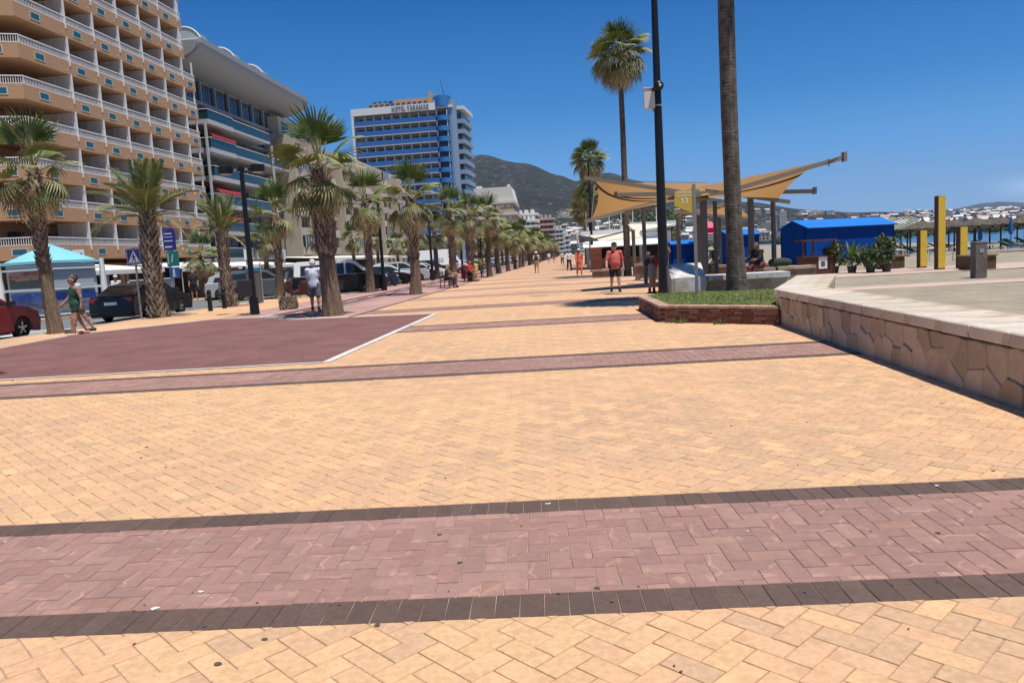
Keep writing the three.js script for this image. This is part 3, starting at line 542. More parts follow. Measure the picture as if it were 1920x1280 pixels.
function fanPalm(label, pos, H, o = {}) {
  const r = mulberry(o.seed ?? 3), s = o.size ?? 1.15, t = thing('fan_palm', label, 'palm tree', pos, o.turn ?? 0, o.group), rb = o.rb ?? .27, rt = o.rt ?? .25, smooth = o.smooth ?? 1.6, bend = o.bend ?? .08, swell = o.swell ?? .34;
  const rad = y => y < smooth ? rb + (rb * .42) * Math.pow(1 - y / smooth, 2) : (rt + (swell - rt) * Math.sin(Math.PI * Math.min(1, (y - smooth) / (H - smooth) * .8 + .12)));
  const tall = o.tall;
  const prof = []; const radT = y => tall ? rb * (1 + .35 * Math.pow(Math.max(0, 1 - y / 1.5), 2)) + (rt - rb) * y / H : rad(y);
  for (let i = 0; i <= 14; i++) { const y = -.15 + (H + .3) * i / 14; prof.push([y, radT(Math.max(0, y)) * (1 + (tall ? .05 : .03) * (r() - .5))]); } prof.push([H + .35, .02]);
  const low = prof.filter(p => p[0] <= smooth + .2), tr = part('trunk', trunkGeo(prof, 14, bend), tall ? ringBark : barkMat, t);
  if (!tall) { const pr = []; for (let i = 0; i <= 8; i++) { const y = -.12 + (smooth + .12) * i / 8; pr.push([y, rad(Math.max(0, y)) + .012 + (i === 8 ? -.03 : 0)]); } const g = new THREE.LatheGeometry(pr.map(p => new THREE.Vector2(p[1], p[0])), 14), q = g.attributes.position; for (let i = 0; i < q.count; i++) q.setX(i, q.getX(i) + bend * Math.sin(Math.max(0, q.getY(i)) / H * 2.6)); g.computeVertexNormals(); part('shaved_bark', g, smoothBark, t);
    const b = part('leaf_bases', boots(r, smooth - .05, H + .1, rad, o.boots ?? 170, bend, H, 1), bootMat, t); b.userData.kind = 'stuff'; }
  const c = new THREE.Group(); c.name = 'crown'; c.position.set(bend * Math.sin(2.6), H, 0); t.add(c);
  for (const [k, az, th, sc, dy] of crownPlan(r, o.dens ?? 1, o.kinds ?? FANS)) {
    const f = part('frond', FAN[k][Math.floor(r() * FAN[k].length)], leafMat, c); f.quaternion.copy(aim(az, th)); f.scale.setScalar(s * sc); f.position.set(0, dy + .1, 0); f.rotateY((r() - .5) * .7);
  }
  return t;
}
function featherPalm(label, pos, H, o = {}) {
  const r = mulberry(o.seed ?? 3), t = thing('date_palm', label, 'palm tree', pos, o.turn ?? 0, o.group), rb = o.rb ?? .3, bend = o.bend ?? -.1;
  const rad = y => { const f = y / H; return rb * (1 + .55 * Math.pow(Math.max(0, 1 - f * 4), 1.5) + (o.bulge ?? .25) * Math.sin(Math.PI * Math.max(0, f * 1.25 - .25))); };
  const prof = []; for (let i = 0; i <= 14; i++) { const y = -.1 + (H + .1) * i / 14; prof.push([y, rad(Math.max(0, y)) * .95]); } prof.push([H + .3, .03]);
  part('trunk', trunkGeo(prof, 14, bend), barkMat, t);
  part('leaf_bases', boots(r, .02, H + .15, rad, o.boots ?? 260, bend, H, 1.15, [.235, .185, .13]), bootMat, t).userData.kind = 'stuff';
  const c = new THREE.Group(); c.name = 'crown'; c.position.set(bend * Math.sin(2.6), H, 0); t.add(c);
  for (const [k, az, th, sc, dy] of crownPlan(r, o.dens ?? 1, [['up', 12, 2, 26, .9, 1.1, .1, .1], ['mid', 11, 28, 52, .9, 1.1, .08, 0], ['low', 7, 48, 70, .85, 1.05, 0, -.05], ['dry', 2, 75, 95, .8, .9, -.1, -.1]])) {
    const f = part('frond', FEATHER[k][Math.floor(r() * FEATHER[k].length)], leafMat, c); f.quaternion.copy(aim(az, th)); f.scale.setScalar((o.size ?? 2.2) * sc); f.position.y = dy; f.rotateY((r() - .5) * .5);
  }
  return t;
}
fanPalm('tall fan palm with shaggy straw skirt beside the pale blue kiosk', [-15.75, 0, -21.8], 4.75, { seed: 12, size: .98, rb: .16, rt: .15, swell: .17, smooth: 1.95, bend: -.14, dens: .95 });
fanPalm('fan palm mostly out of frame whose dry tips hang at the corner', [-10.3, 0, -11.0], 4.6, { seed: 14, size: 1.0, rb: .18, rt: .16, swell: .2, smooth: 1.9, bend: .1 });
featherPalm('thick date palm with upright feathery fronds behind the crossing sign', [-15.68, 0, -27.5], 3.75, { seed: 24, size: 2.2, rb: .235, dens: .7 });
featherPalm('slim date palm with arching fronds beside the black bollards', [-15.4, 0, -32.9], 3.3, { seed: 35, size: 1.75, rb: .21, bulge: -.1, dens: .55, boots: 240 });
fanPalm('largest fan palm with thick brown trunk beside the cyclist', [-7.62, 0, -23.35], 4.35, { seed: 44, size: 1.08, rb: .24, rt: .25, swell: .30, smooth: 1.95, bend: -.06, dens: 1.1, boots: 230 });
fanPalm('fan palm with dark slim trunk in front of the parked dark car', [-15.45, 0, -38.9], 4.3, { seed: 57, size: 1.0, rb: .18, rt: .15, swell: .17, smooth: 1.8 });
fanPalm('fan palm standing before the front wheel of the two tone van', [-11.2, 0, -41], 4.65, { seed: 63, size: 1.08, rb: .19, rt: .15, swell: .17, smooth: 1.8, bend: .08 });
fanPalm('fan palm by the bench sitter, nearest of the promenade row', [-7.48, 0, -35.3], 4.25, { seed: 71, size: 1.03, rb: .21, rt: .17, swell: .20, smooth: 1.75 });
fanPalm('fan palm just behind the occupied bench on the promenade edge', [-7.1, 0, -43.9], 4.15, { seed: 83, size: .9, rb: .18, rt: .15, swell: .17, smooth: 1.7 });
fanPalm('fan palm beside the bench with the person in red', [-6.95, 0, -51], 4.2, { seed: 97, size: 1.0, rb: .19, rt: .15, swell: .175, smooth: 1.7 });
// slim tall palms on the sea side
const TALLK = [['young', 9, 6, 36, .85, 1.05, .1, .1], ['mid', 18, 40, 88, .95, 1.1, 0, -.1], ['low', 16, 88, 126, .9, 1.1, -.1, -.4], ['old', 9, 118, 150, .8, 1, -.2, -.6], ['dead', 8, 140, 165, .55, .75, -.3, -.7]];
fanPalm('tall slim palm trunk rising from the grass bed out of frame', [4.16, .3, -20.2], 11.6, { seed: 5, tall: true, rb: .215, rt: .19, size: 1.25, kinds: TALLK, bend: -.1 });
fanPalm('tall slim palm with full round crown above the shade sails', [3.05, 0, -45], 12.4, { seed: 8, tall: true, rb: .2, rt: .14, size: 1.15, kinds: TALLK, dens: 1.15, bend: .05 });
fanPalm('slim palm with round crown beside the far lamp posts', [1.75, 0, -70], 9.6, { seed: 9, tall: true, rb: .2, rt: .15, size: 1.1, kinds: TALLK, bend: .05 });
fanPalm('shorter slim palm below the round crowned palm by the beach bar', [1.9, 0, -82], 7.4, { seed: 10, tall: true, rb: .2, rt: .16, size: 1.15, kinds: TALLK });
fanPalm('leafy low palm farthest along the beach bar path', [1.4, 0, -90], 6.4, { seed: 11, tall: true, rb: .2, rt: .16, size: 1.2, kinds: TALLK });
// far rows: simpler copies
const farCrowns = [1, 2, 3, 4].map(q => { const r = mulberry(300 + q), L = []; for (const [k, az, th, sc, dy] of crownPlan(r, .9, FANS)) { const g = FAN[k][Math.floor(r() * FAN[k].length)].clone(); g.scale(1.02 * sc, 1.02 * sc, 1.02 * sc).applyQuaternion(aim(az, th)).translate(0, dy + .1, 0); L.push(g); } return merge(L); });
const farTrunk = trunkGeo([[-.1, .28], [.6, .21], [1.6, .17], [1.7, .19], [3, .18], [4.3, .16], [4.6, .02]], 9);
function farPalm(x, z, h, label, group) { const t = thing('fan_palm', label, 'palm tree', [x, 0, z], rnd(0, 6.28), group); const tr = part('trunk', farTrunk, barkMat, t); tr.scale.set(1, h / 4.3, 1); const c = part('crown', pick(farCrowns), leafMat, t); c.position.y = h; c.rotation.y = rnd(0, 6); const k = rnd(.75, 1.15); c.scale.set(k, k * rnd(.85, 1.15), k); t.rotation.z = rnd(-.05, .05); return t; }
for (let z = -60.5; z > -330; z -= z > -200 ? 8.6 : 10) farPalm(-6.8 + rnd(-.2, .2), z + rnd(-.6, .6), rnd(3.2, 4.7), 'fan palm in the long row beside the cycle lane', 'fan palms along the promenade');
for (let z = -52; z > -300; z -= 9.5) farPalm(-11.25 + rnd(-.2, .2), z + rnd(-1, 1), rnd(3.1, 4.7), 'fan palm in the row in front of the parked cars', 'fan palms by the parked cars');
for (let z = -58; z > -260; z -= 10.5) farPalm(-23.8 + rnd(-.4, .4), z + rnd(-2, 2), rnd(3.0, 4.2), 'fan palm on the pavement before the shop fronts', 'fan palms by the shops');
farPalm(-24.0, -47.5, 2.6, 'small palm just behind the stacked direction signs');
// =================== SEA SIDE: WALL, GRASS BED, SAILS ===================
const stoneTones = [[.56, .42, .29], [.48, .36, .25], [.62, .47, .34], [.44, .32, .21], [.54, .40, .27]];
const stoneMats = stoneTones.map(c => std(c, .92, { map: T.stone, bumpMap: T.stone, bumpScale: .03 }));
const coping = [[.70, .60, .49], [.65, .55, .44], [.74, .64, .53]].map(c => std(c, .9, { map: T.stone, bumpMap: T.stone, bumpScale: .006 }));
const mortar = std([.40, .31, .23], .95, { map: T.stone });
function polyPrism(pts, d, bev = .012) { // pts in local u, v (counter-clockwise), extruded towards +w
  const s = new THREE.Shape(pts.map(p => new THREE.Vector2(p[0], p[1]))); return new THREE.ExtrudeGeometry(s, { depth: d, bevelEnabled: true, bevelSize: bev, bevelThickness: bev, bevelSegments: 1, curveSegments: 1 });
}
function stones(parent, L, H, r, origin, yaw, cell = .34) { // irregular stone facing on a vertical plane; u runs along, face normal = +w turned by yaw
  const seeds = []; const nu = Math.round(L / cell), nv = Math.max(1, Math.round(H / (cell * .86)));
  for (let i = 0; i < nu; i++) for (let j = 0; j < nv; j++) seeds.push([(i + .5 + (j % 2) * .4 + (r() - .5) * .85) * L / nu, (j + .5 + (r() - .5) * .75) * H / nv]);
  const cut = (poly, nx, ny, c) => { const o = []; for (let i = 0; i < poly.length; i++) { const p = poly[i], q = poly[(i + 1) % poly.length], a = p[0] * nx + p[1] * ny - c, b = q[0] * nx + q[1] * ny - c; if (a <= 0) o.push(p); if (a * b < 0) { const t = a / (a - b); o.push([p[0] + (q[0] - p[0]) * t, p[1] + (q[1] - p[1]) * t]); } } return o; };
  for (const s of seeds) {
    let poly = [[0, 0], [L, 0], [L, H], [0, H]];
    for (const q of seeds) { if (q === s) continue; const dx = q[0] - s[0], dy = q[1] - s[1], d2 = dx * dx + dy * dy; if (d2 > 1.6) continue; const l = Math.sqrt(d2); poly = cut(poly, dx / l, dy / l, (s[0] * dx + s[1] * dy) / l + l / 2 - (.003 + r() * .008)); if (poly.length < 3) break; }
    if (poly.length < 3) continue; let A = 0; poly.forEach((p, i) => { const q = poly[(i + 1) % poly.length]; A += p[0] * q[1] - p[1] * q[0]; }); if (Math.abs(A) < .012) continue;
    { const q = []; poly.forEach((p, i) => { const n = poly[(i + 1) % poly.length], l = Math.hypot(n[0] - p[0], n[1] - p[1]); q.push(p); if (l > .09) { const f = .35 + r() * .3, o = (r() - .75) * .035; q.push([p[0] + (n[0] - p[0]) * f - (n[1] - p[1]) / l * o, p[1] + (n[1] - p[1]) * f + (n[0] - p[0]) / l * o]); } }); poly = q; }
    const c = [0, 1].map(k => poly.reduce((t, p) => t + p[k], 0) / poly.length), g = polyPrism(poly.map(p => [(p[0] - c[0]) * .965, (p[1] - c[1]) * .965]), .014 + r() * .034, .010);
    const m = part('facing_stone', planar(g.translate(0, 0, 0), 1), stoneMats[Math.floor(r() * 5)], parent);
    m.position.set(origin[0] + Math.cos(yaw) * c[0], origin[1] + c[1], origin[2] - Math.sin(yaw) * c[0]); m.rotation.y = yaw;
  }
}
{
  const w = thing('stone_wall', 'low stone clad wall with thick pale coping along the promenade', 'wall');
  const r = mulberry(400), H = .5, top = .645, xo = 3.78;
  part('core', planar(bx(xo, 4.55, -.1, H, -14.7, 3), 1), mortar, w);
  stones(w, 15.2, H - .01, r, [xo, 0, -14.68 + .0], -Math.PI / 2, .29);
  // coping slabs
  let z = 2.6; while (z > -14.4) { let l = .5 + r() * .35; if (z - l < -14.2) l = z + 14.55; const m = part('coping_slab', planar(roundBox(.86, .125, l - .012, .012), 1), coping[Math.floor(r() * 3)], w); m.position.set(4.155 + (r() - .5) * .012, top - .0625 + (r() - .5) * .006, z - l / 2); z -= l; }
  // second leg turning off behind the grass bed
  const a = [3.72, -14.55], b = [5.62, -19.8], dx = b[0] - a[0], dz = b[1] - a[1], L = Math.hypot(dx, dz), yaw = Math.atan2(-dz, dx);
  const leg = box(L, H + .1, .75, L / 2, H / 2 - .05, .42); leg.rotateY(yaw).translate(a[0], 0, a[1]); part('core', planar(leg, 1), mortar, w);
  stones(w, L, H - .01, r, [a[0] + Math.sin(yaw) * .8, 0, a[1] + Math.cos(yaw) * .8], yaw, .36);
  for (let s = .1; s < L - .1; s += .6) { const g = roundBox(Math.min(.588, L - s), .125, .92, .012); const m = part('coping_slab', planar(g, 1), coping[Math.floor(r() * 3)], w); m.rotation.y = yaw; m.position.set(a[0] + Math.cos(yaw) * (s + .3) + Math.sin(yaw) * .4, top - .06 + (r() - .5) * .004, a[1] - Math.sin(yaw) * (s + .3) + Math.cos(yaw) * .4); }
}
function roundBox(w, h, d, e) { // box with chamfered edges
  const s = new THREE.Shape([[-w / 2 + e, -d / 2 + e], [w / 2 - e, -d / 2 + e], [w / 2 - e, d / 2 - e], [-w / 2 + e, d / 2 - e]].map(p => new THREE.Vector2(...p)));
  return new THREE.ExtrudeGeometry(s, { depth: h - 2 * e, bevelEnabled: true, bevelSize: e, bevelThickness: e, bevelSegments: 1 }).rotateX(-Math.PI / 2).translate(0, -h / 2 + e, 0);
}
{ // brick-edged grass bed
  const p = thing('raised_bed', 'raised grass bed with thin red brick edging at the wall corner', 'planter');
  const r = mulberry(410), brickM = [[.26, .105, .062], [.21, .085, .052], [.30, .13, .08], [.17, .075, .05], [.33, .17, .11]].map(c => std(c, .93, { map: T.stone, bumpMap: T.stone, bumpScale: .01 })), capM = [[.55, .34, .25], [.50, .30, .22], [.58, .38, .28]].map(c => std(c, .9, { map: T.grain }));
  const soil = std([.10, .085, .05], .95, { map: T.sand });
  { const s = new THREE.Shape(bed.map(q => new THREE.Vector2(q[0], -q[1]))); part('soil', planar(new THREE.ExtrudeGeometry(s, { depth: .38, bevelEnabled: false }).rotateX(-Math.PI / 2).translate(0, -.07, 0), 1), soil, p); }
  const bg = [.20, .24, .27].map(l => roundBox(l - .012, .043, .11, .005)), cg = roundBox(.105, .055, .24, .006);
  for (const [a, b] of [[bed[0], bed[1]], [bed[1], bed[2]]]) {
    const dx = b[0] - a[0], dz = b[1] - a[1], L = Math.hypot(dx, dz), yaw = Math.atan2(-dz, dx), nx = -dz / L * -1, nz = dx / L * -1; // outward normal
    const ox = dz / L * -1, oz = dx / L;
    for (let c = 0; c < 6; c++) { let s = (c % 2) * .1; while (s < L - .03) { const k = Math.floor(r() * 3), l = Math.min([.20, .24, .27][k], L - s); const m = part('brick', bg[k], brickM[Math.floor(r() * 5)], p); m.scale.x = l / [.20, .24, .27][k]; m.position.set(a[0] + dx / L * (s + l / 2) + ox * (-.035 + r() * .014), .022 + c * .0475, a[1] + dz / L * (s + l / 2) + oz * (-.035 + r() * .014)); m.rotation.y = yaw + (r() - .5) * .03; s += l; } }
    for (let s = .06; s < L; s += .112) { const m = part('cap_brick', cg, capM[Math.floor(r() * 3)], p); m.position.set(a[0] + dx / L * s - ox * .08, .322 + (r() - .5) * .006, a[1] + dz / L * s - oz * .08); m.rotation.y = yaw; }
  }
  // grass
  const n = 36000, bl = new THREE.BufferGeometry(); bl.setAttribute('position', new THREE.Float32BufferAttribute([-.004, 0, 0, .004, 0, 0, .003, .04, .008, -.004, 0, 0, .003, .04, .008, -.003, .04, .008, -.003, .04, .008, .003, .04, .008, 0, .07, .028], 3)); bl.computeVertexNormals();
  const im = new THREE.InstancedMesh(bl, phys([1, 1, 1], .8, { transmission: .15, thickness: 0 }), n), q = new THREE.Object3D(); let k = 0;
  const cols = [[.15, .21, .045], [.20, .25, .06], [.27, .28, .09], [.42, .36, .17]];
  while (k < n) { const x = 1.6 + r() * 4, z = -20.5 + r() * 6.2; if (!inside([x, z], bed)) continue; const d = vn(x * 1.3 + 9, z * 1.3 + 50, 64), d2 = vn(x * 3 + 90, z * 3 + 90, 64, 3); if (d2 < .22 && r() < .6) continue; q.position.set(x, .305, z); q.rotation.set((r() - .5) * .7, r() * 6.3, 0); const s = .6 + r() * .9; q.scale.set(1.5, s * (.35 + d * .45), s); q.updateMatrix(); im.setMatrixAt(k, q.matrix); const c = cols[Math.min(3, Math.floor(r() * 2.2 + (d > .62 ? 1.6 * r() : 0)))]; im.setColorAt(k, new THREE.Color().setRGB(...c)); k++; }
  im.name = 'grass'; im.userData.kind = 'stuff'; shadows(im); p.add(im);
  // weeds at the foot of the bricks
  for (const [x, z] of [[2.1, -15.62], [2.75, -15.05], [1.9, -15.8]]) { const L = []; for (let i = 0; i < 30; i++) L.push(bl.clone().scale(2, .8 + r(), 1.6).rotateY(r() * 6.3).translate((r() - .5) * .25, 0, (r() - .5) * .12)); const m = single('weed_tuft', merge(L), std([.12, .15, .04], .9), ['small weed tuft at the foot of the brick edging', 'weed tuft nearest the wall corner at the brick edging', 'weed tuft at the bend of the brick edging'][[2.1, 2.75, 1.9].indexOf(x)], 'weed'); m.position.set(x, 0, z + .08); }
}
{ // concrete bench wall behind the grass, swept up at its end
  const b = thing('concrete_bench', 'pale concrete bench wall with an upswept end behind the grass', 'bench', [2.55, 0, -20.75]);
  const conc = std([.55, .50, .45], .9, { map: T.stone }), top = std([.74, .72, .68], .85, { map: T.stone });
  const s = new THREE.Shape([[0, 0], [0, .70], [.1, .73], [.28, .80], [.62, 1.0], [.75, 1.05], [.9, 1.05], [.9, 0]].map(p => new THREE.Vector2(...p)));
  part('upswept_back', planar(new THREE.ExtrudeGeometry(s, { depth: .8, bevelEnabled: true, bevelSize: .012, bevelThickness: .012, bevelSegments: 1 }).rotateY(Math.PI / 2).translate(.1, 0, .05), 1), top, b);
  part('end_face', planar(new THREE.ExtrudeGeometry(s, { depth: .09, bevelEnabled: false }).rotateY(Math.PI / 2).translate(0, -.005, .06), 1), conc, b);
  part('seat_slab', planar(bx(.98, 3.1, .58, .72, -.8, .06), 1), top, b); part('support_wall', planar(bx(1.0, 3.1, 0, .58, -.6, -.2), 1), conc, b);
}
// ---- street light with camera box, on the promenade edge ----
const blackMetal = phys([.012, .012, .014], .4, { metalness: .3 }), greySteel = phys([.30, .29, .27], .45, { metalness: .5 }), galv = phys([.42, .42, .41], .45, { metalness: .6 });
{
  const l = thing('street_lamp', 'tall black lamp post with camera box beside the grass bed', 'street lamp', [2.95, 0, -25.9]);
  part('pole', new THREE.CylinderGeometry(.085, .17, 11.5, 16).translate(0, 5.75, 0), blackMetal, l); part('base_collar', cyl(.19, .21, .5), blackMetal, l);
  part('equipment_box', [box(.34, .62, .3, -.28, 6.35, .05), box(.36, .04, .34, -.28, 6.68, .05)], std([.62, .60, .56], .6), l);
  part('camera_dome', [new THREE.SphereGeometry(.17, 12, 8).translate(.02, 6.72, .2), box(.2, .1, .25, -.1, 6.6, .22)], blackMetal, l); part('camera_lens', new THREE.SphereGeometry(.05, 8, 6).translate(.05, 6.7, .36), std([.5, .5, .5], .3), l); part('clamp_band', [cyl(.145, .145, .05, 0, 6.1, 0, 14), cyl(.14, .14, .05, 0, 6.6, 0, 14)], galv, l);
  part('cable', new THREE.TubeGeometry(new THREE.CatmullRomCurve3([V(-.2, 6.05, .1), V(-.1, 5.9, .14), V(-.02, 5.95, .16)]), 8, .015, 5), blackMetal, l);
  part('lamp_arm', bar([0, 11.4, 0], [-1.5, 11.7, 0], .05), blackMetal, l); part('lamp_head', box(.7, .12, .3, -1.7, 11.72, 0), blackMetal, l);
}
{ // yellow number sign on its post
  const s = thing('number_sign', 'yellow slanted sign panel reading 13 on a thin grey post', 'sign', [3.03, .3, -19.5]);
  part('post', box(.075, 2.75, .075, 0, 1.375, 0), greySteel, s);
  const sh = new THREE.Shape([[-.47, 2.58], [-.03, 2.66], [-.03, 2.04], [-.49, 2.24]].map(p => new THREE.Vector2(...p))); const pn = part('panel', new THREE.ExtrudeGeometry(sh, { depth: .03, bevelEnabled: true, bevelSize: .005, bevelThickness: .005, bevelSegments: 1 }).translate(0, 0, -.015), std([.58, .40, .055], .6), s);
  const wl = std([.80, .74, .55], .6), t = (str, size, x, y) => new TextGeometry(str, { font, size, depth: .004, curveSegments: 3 }).translate(x, y, .021);
  part('lettering', [t('13', .13, -.345, 2.29), t('Punto de', .058, -.405, 2.53), t('encuentro', .058, -.43, 2.455)], wl, pn);
  part('panel_trim', [beam([-.03, 2.03, .0], [-.03, 2.67, 0], .02, .045)], std([.66, .52, .16], .6), pn);
}
// ---- shade sails on posts ----
const sailC = phys([.27, .128, .027], .9, { transmission: .10, thickness: 0, side: THREE.DoubleSide }), sailW = phys([.72, .66, .50], .85, { transmission: .3, thickness: 0, side: THREE.DoubleSide }), postG = phys([.13, .125, .115], .5, { metalness: .4 }), beamM = phys([.25, .215, .16], .6, { metalness: .1 });
function sail(parent, P, mat, sag = .10, name = 'sail_cloth') { // four corners, edges drawn inwards, two-way curve
  const n = 14, g = new THREE.BufferGeometry(), pos = [], idx = [], C = P.map(p => V(...p));
  for (let j = 0; j <= n; j++) for (let i = 0; i <= n; i++) {
    let u = i / n, v = j / n; const uu = .5 + (u - .5) * (1 - sag * 4 * v * (1 - v)), vv = .5 + (v - .5) * (1 - sag * 4 * u * (1 - u));
    const a = C[0].clone().lerp(C[1], uu), b = C[3].clone().lerp(C[2], uu), q = a.lerp(b, vv); pos.push(q.x, q.y, q.z);
  }
  for (let j = 0; j < n; j++) for (let i = 0; i < n; i++) { const a = j * (n + 1) + i; idx.push(a, a + 1, a + n + 2, a, a + n + 2, a + n + 1); }
  g.setAttribute('position', new THREE.Float32BufferAttribute(pos, 3)); g.setIndex(idx); g.computeVertexNormals(); return part(name, g, mat, parent);
}
function post(parent, x, z, y0, y1, r = .085) { part('post', cyl(r, r, y1 - y0, x, y0, z, 12), postG, parent); }
{
  const a = thing('shade_sail', 'ochre shade sail with its corner raised towards the lamp post', 'shade sail');
  const P = { hl: [.95, 4.25, -30.6], ll: [.72, 2.78, -29.4], hr: [5.6, 3.72, -33.0], lr: [4.3, 3.42, -28.0] };
  sail(a, [P.hl, [6.2, 4.3, -35.6], [5.2, 3.4, -29.6], P.ll], sailC, .08);
  part('beam', [beam([.55, 4.42, -30.6], [4.9, 3.42, -29.8], .12, .14), beam([.45, 2.66, -29.2], [4.9, 3.62, -30.4], .12, .14)], beamM, a);
  part('edge_cable', [bar([.95, 4.25, -30.6], [.72, 2.78, -29.4], .012), bar([.95, 4.27, -30.6], [6.2, 4.3, -35.6], .012)], postG, a);
  post(a, 3.1, -34.1, 0, 3.25); post(a, 3.72, -33.2, 0, 3.35); post(a, 5.1, -30.6, 0, 3.4, .14);
  part('winch_box', box(.5, .22, .3, 3.3, 3.3, -33.7), postG, a);
}
{
  const a = thing('shade_sail', 'ochre shade sail with its tip rising out over the beach', 'shade sail');
  sail(a, [[4.6, 3.95, -34.2], [9.5, 4.42, -30.4], [7.6, 3.08, -29.2], [4.5, 3.3, -29.6]], sailC, .09);
  part('beam', [beam([4.6, 3.2, -30.2], [10.2, 4.48, -30.0], .13, .16), beam([5.2, 3.62, -30.6], [8.0, 2.92, -29.2], .13, .15), beam([1.75, 3.68, -30.6], [9.2, 3.32, -30.3], .12, .15)], beamM, a);
  part('end_cap', [box(.12, .34, .3, 10.22, 4.5, -30), box(.1, .26, .24, 9.22, 3.34, -30.3), box(.1, .24, .24, 1.74, 3.68, -30.6)], beamM, a);
  part('turnbuckle', [bar([9.3, 4.25, -29.9], [9.95, 4.5, -29.95], .02), bar([9.6, 4.16, -29.8], [9.6, 4.45, -29.8], .02)], postG, a);
  post(a, 6.85, -30.4, .1, 3.45, .12); post(a, 8.0, -31.6, .1, 3.4, .1); post(a, 5.9, -32.6, .1, 3.3, .09);
}
{
  const a = thing('shade_sail', 'small ochre shade sail set back behind the number sign', 'shade sail');
  sail(a, [[5.4, 2.9, -40.5], [8.6, 3.9, -41], [8.8, 2.65, -38.5], [5.2, 3.2, -38.6]], sailC, .14); part('beam', [beam([5.3, 3.05, -39], [8.7, 3.75, -40.8], .11, .13), beam([5.0, 3.25, -38.6], [9.0, 2.62, -38.4], .1, .12)], beamM, a); post(a, 6.3, -39.4, .1, 3.05, .09); post(a, 7.5, -40.3, .1, 3.4, .09); post(a, 5.5, -40.8, .1, 3.0, .09);
}
{
  const a = thing('shade_sail', 'white shade sail stretched in front of the beach bar', 'shade sail');
  sail(a, [[3.0, 3.0, -45], [6.2, 2.85, -46], [5.2, 2.7, -43], [3.3, 2.45, -43.5]], sailW, .14); post(a, 3.35, -43.5, 0, 2.6, .1); post(a, 4.2, -46, 0, 2.85, .08); post(a, 6.1, -45.8, 0, 2.85, .08);
}
{
  const a = thing('shade_sail', 'cream pointed shade sail hung low at the beach bar terrace', 'shade sail');
  sail(a, [[.6, 2.75, -58], [5.2, 2.9, -60], [5.4, 2.1, -56], [1.9, 2.2, -56.5]], sailW, .16); part('beam', beam([.5, 2.2, -56], [5.2, 3.1, -57], .1, .1), postG, a); post(a, 5.2, -58, 0, 2.9, .06); post(a, 1.2, -57.5, 0, 2.7, .05);
}
// low curved seat walls under the sails
function seatWall(label, pts, h, w) { const s = thing('seat_wall', label, 'bench'), m = std([.34, .235, .165], .9, { map: T.stone }), c = std([.55, .42, .34], .9, { map: T.stone }); for (let i = 0; i < pts.length - 1; i++) { const [a, b] = [pts[i], pts[i + 1]]; part('wall_segment', planar(beam([a[0], h / 2 - .06, a[1]], [b[0], h / 2 - .06, b[1]], w, h - .12), 1), m, s); part('cap_slab', planar(beam([a[0], h - .055, a[1]], [b[0], h - .055, b[1]], w + .1, .105), 1), c, s); } return s; }
seatWall('brown curved seat wall under the ochre sails', [[4.6, -35.6], [5.6, -34.6], [7, -34], [8.4, -33.8]], .62, .5);
seatWall('long seat wall under the dark seated man', [[6.2, -30.2], [7.6, -29.8], [9.0, -29.9]], .55, .55);
seatWall('pale seat block between the sail posts and red shirt man', [[3.0, -38.0], [4.1, -37.6]], .8, .5);
seatWall('low brown seat wall in front of the brick pillar', [[1.05, -45], [2.7, -44.6]], .45, .5);
{ const p = thing('brick_pillar', 'orange brick pillar beside the woman in orange', 'pillar', [1.35, 0, -47]); const m = std([.50, .20, .11], .9, { map: T.stone }), m2 = std([.42, .16, .09], .9, { map: T.stone }); for (let i = 0; i < 12; i++) part('brick_course', roundBox(.62 - (i % 2) * .01, .135, .62 - (i % 2) * .01, .008).translate(0, .07 + i * .137, 0), i % 3 ? m : m2, p); part('cap', roundBox(.7, .08, .7, .01).translate(0, 1.68, 0), m, p); }
// ---- beach bar ----
{
  const b = thing('beach_bar', 'white flat roofed beach bar with dark terrace openings', 'beach bar', [0, 0, -68]);
  part('rear_wall', planar(bx(1.6, 8.4, 0, 2.9, -8, -4), 1), whiteWall, b); part('roof_slab', bx(.4, 7.2, 2.95, 3.28, -8, 1), std([.78, .77, .75], .7), b); part('roof_slab', bx(4.6, 8.8, 3.3, 3.75, -8, 1.2), std([.78, .77, .75], .7), b); part('fascia', bx(.5, 7.1, 2.3, 2.95, .2, .6), std([.16, .16, .17], .7), b); part('side_sign', bx(.3, .42, 2.0, 3.3, -2.5, 1.1), std([.75, .75, .75], .7), b);
  part('terrace_opening', bx(1.4, 8.2, .7, 2.3, -4.1, -3.9), blackIn, b); part('awning', box(6.4, .06, 2.6, 4.0, 2.15, 1.6, 0, .25), std([.72, .70, .64], .8), b);
  for (const x of [1.2, 3.4, 5.8, 8.2]) part('column', bx(x - .12, x + .12, 0, 2.3, .2, .5), std([.5, .5, .5], .7), b);
  part('counter', planar(bx(1.4, 8.2, 0, .85, -.3, .3), 1), std([.42, .22, .11], .8), b); part('white_panel', bx(5.0, 8.4, 1.9, 2.9, .62, .72), std([.76, .76, .74], .7), b);
  for (let i = 0; i < 7; i++) part('mast', cyl(.035, .035, 1.8, 1.2 + i * 1.05, 3.3, -2, 5), std([.66, .65, .62], .6), b);
}
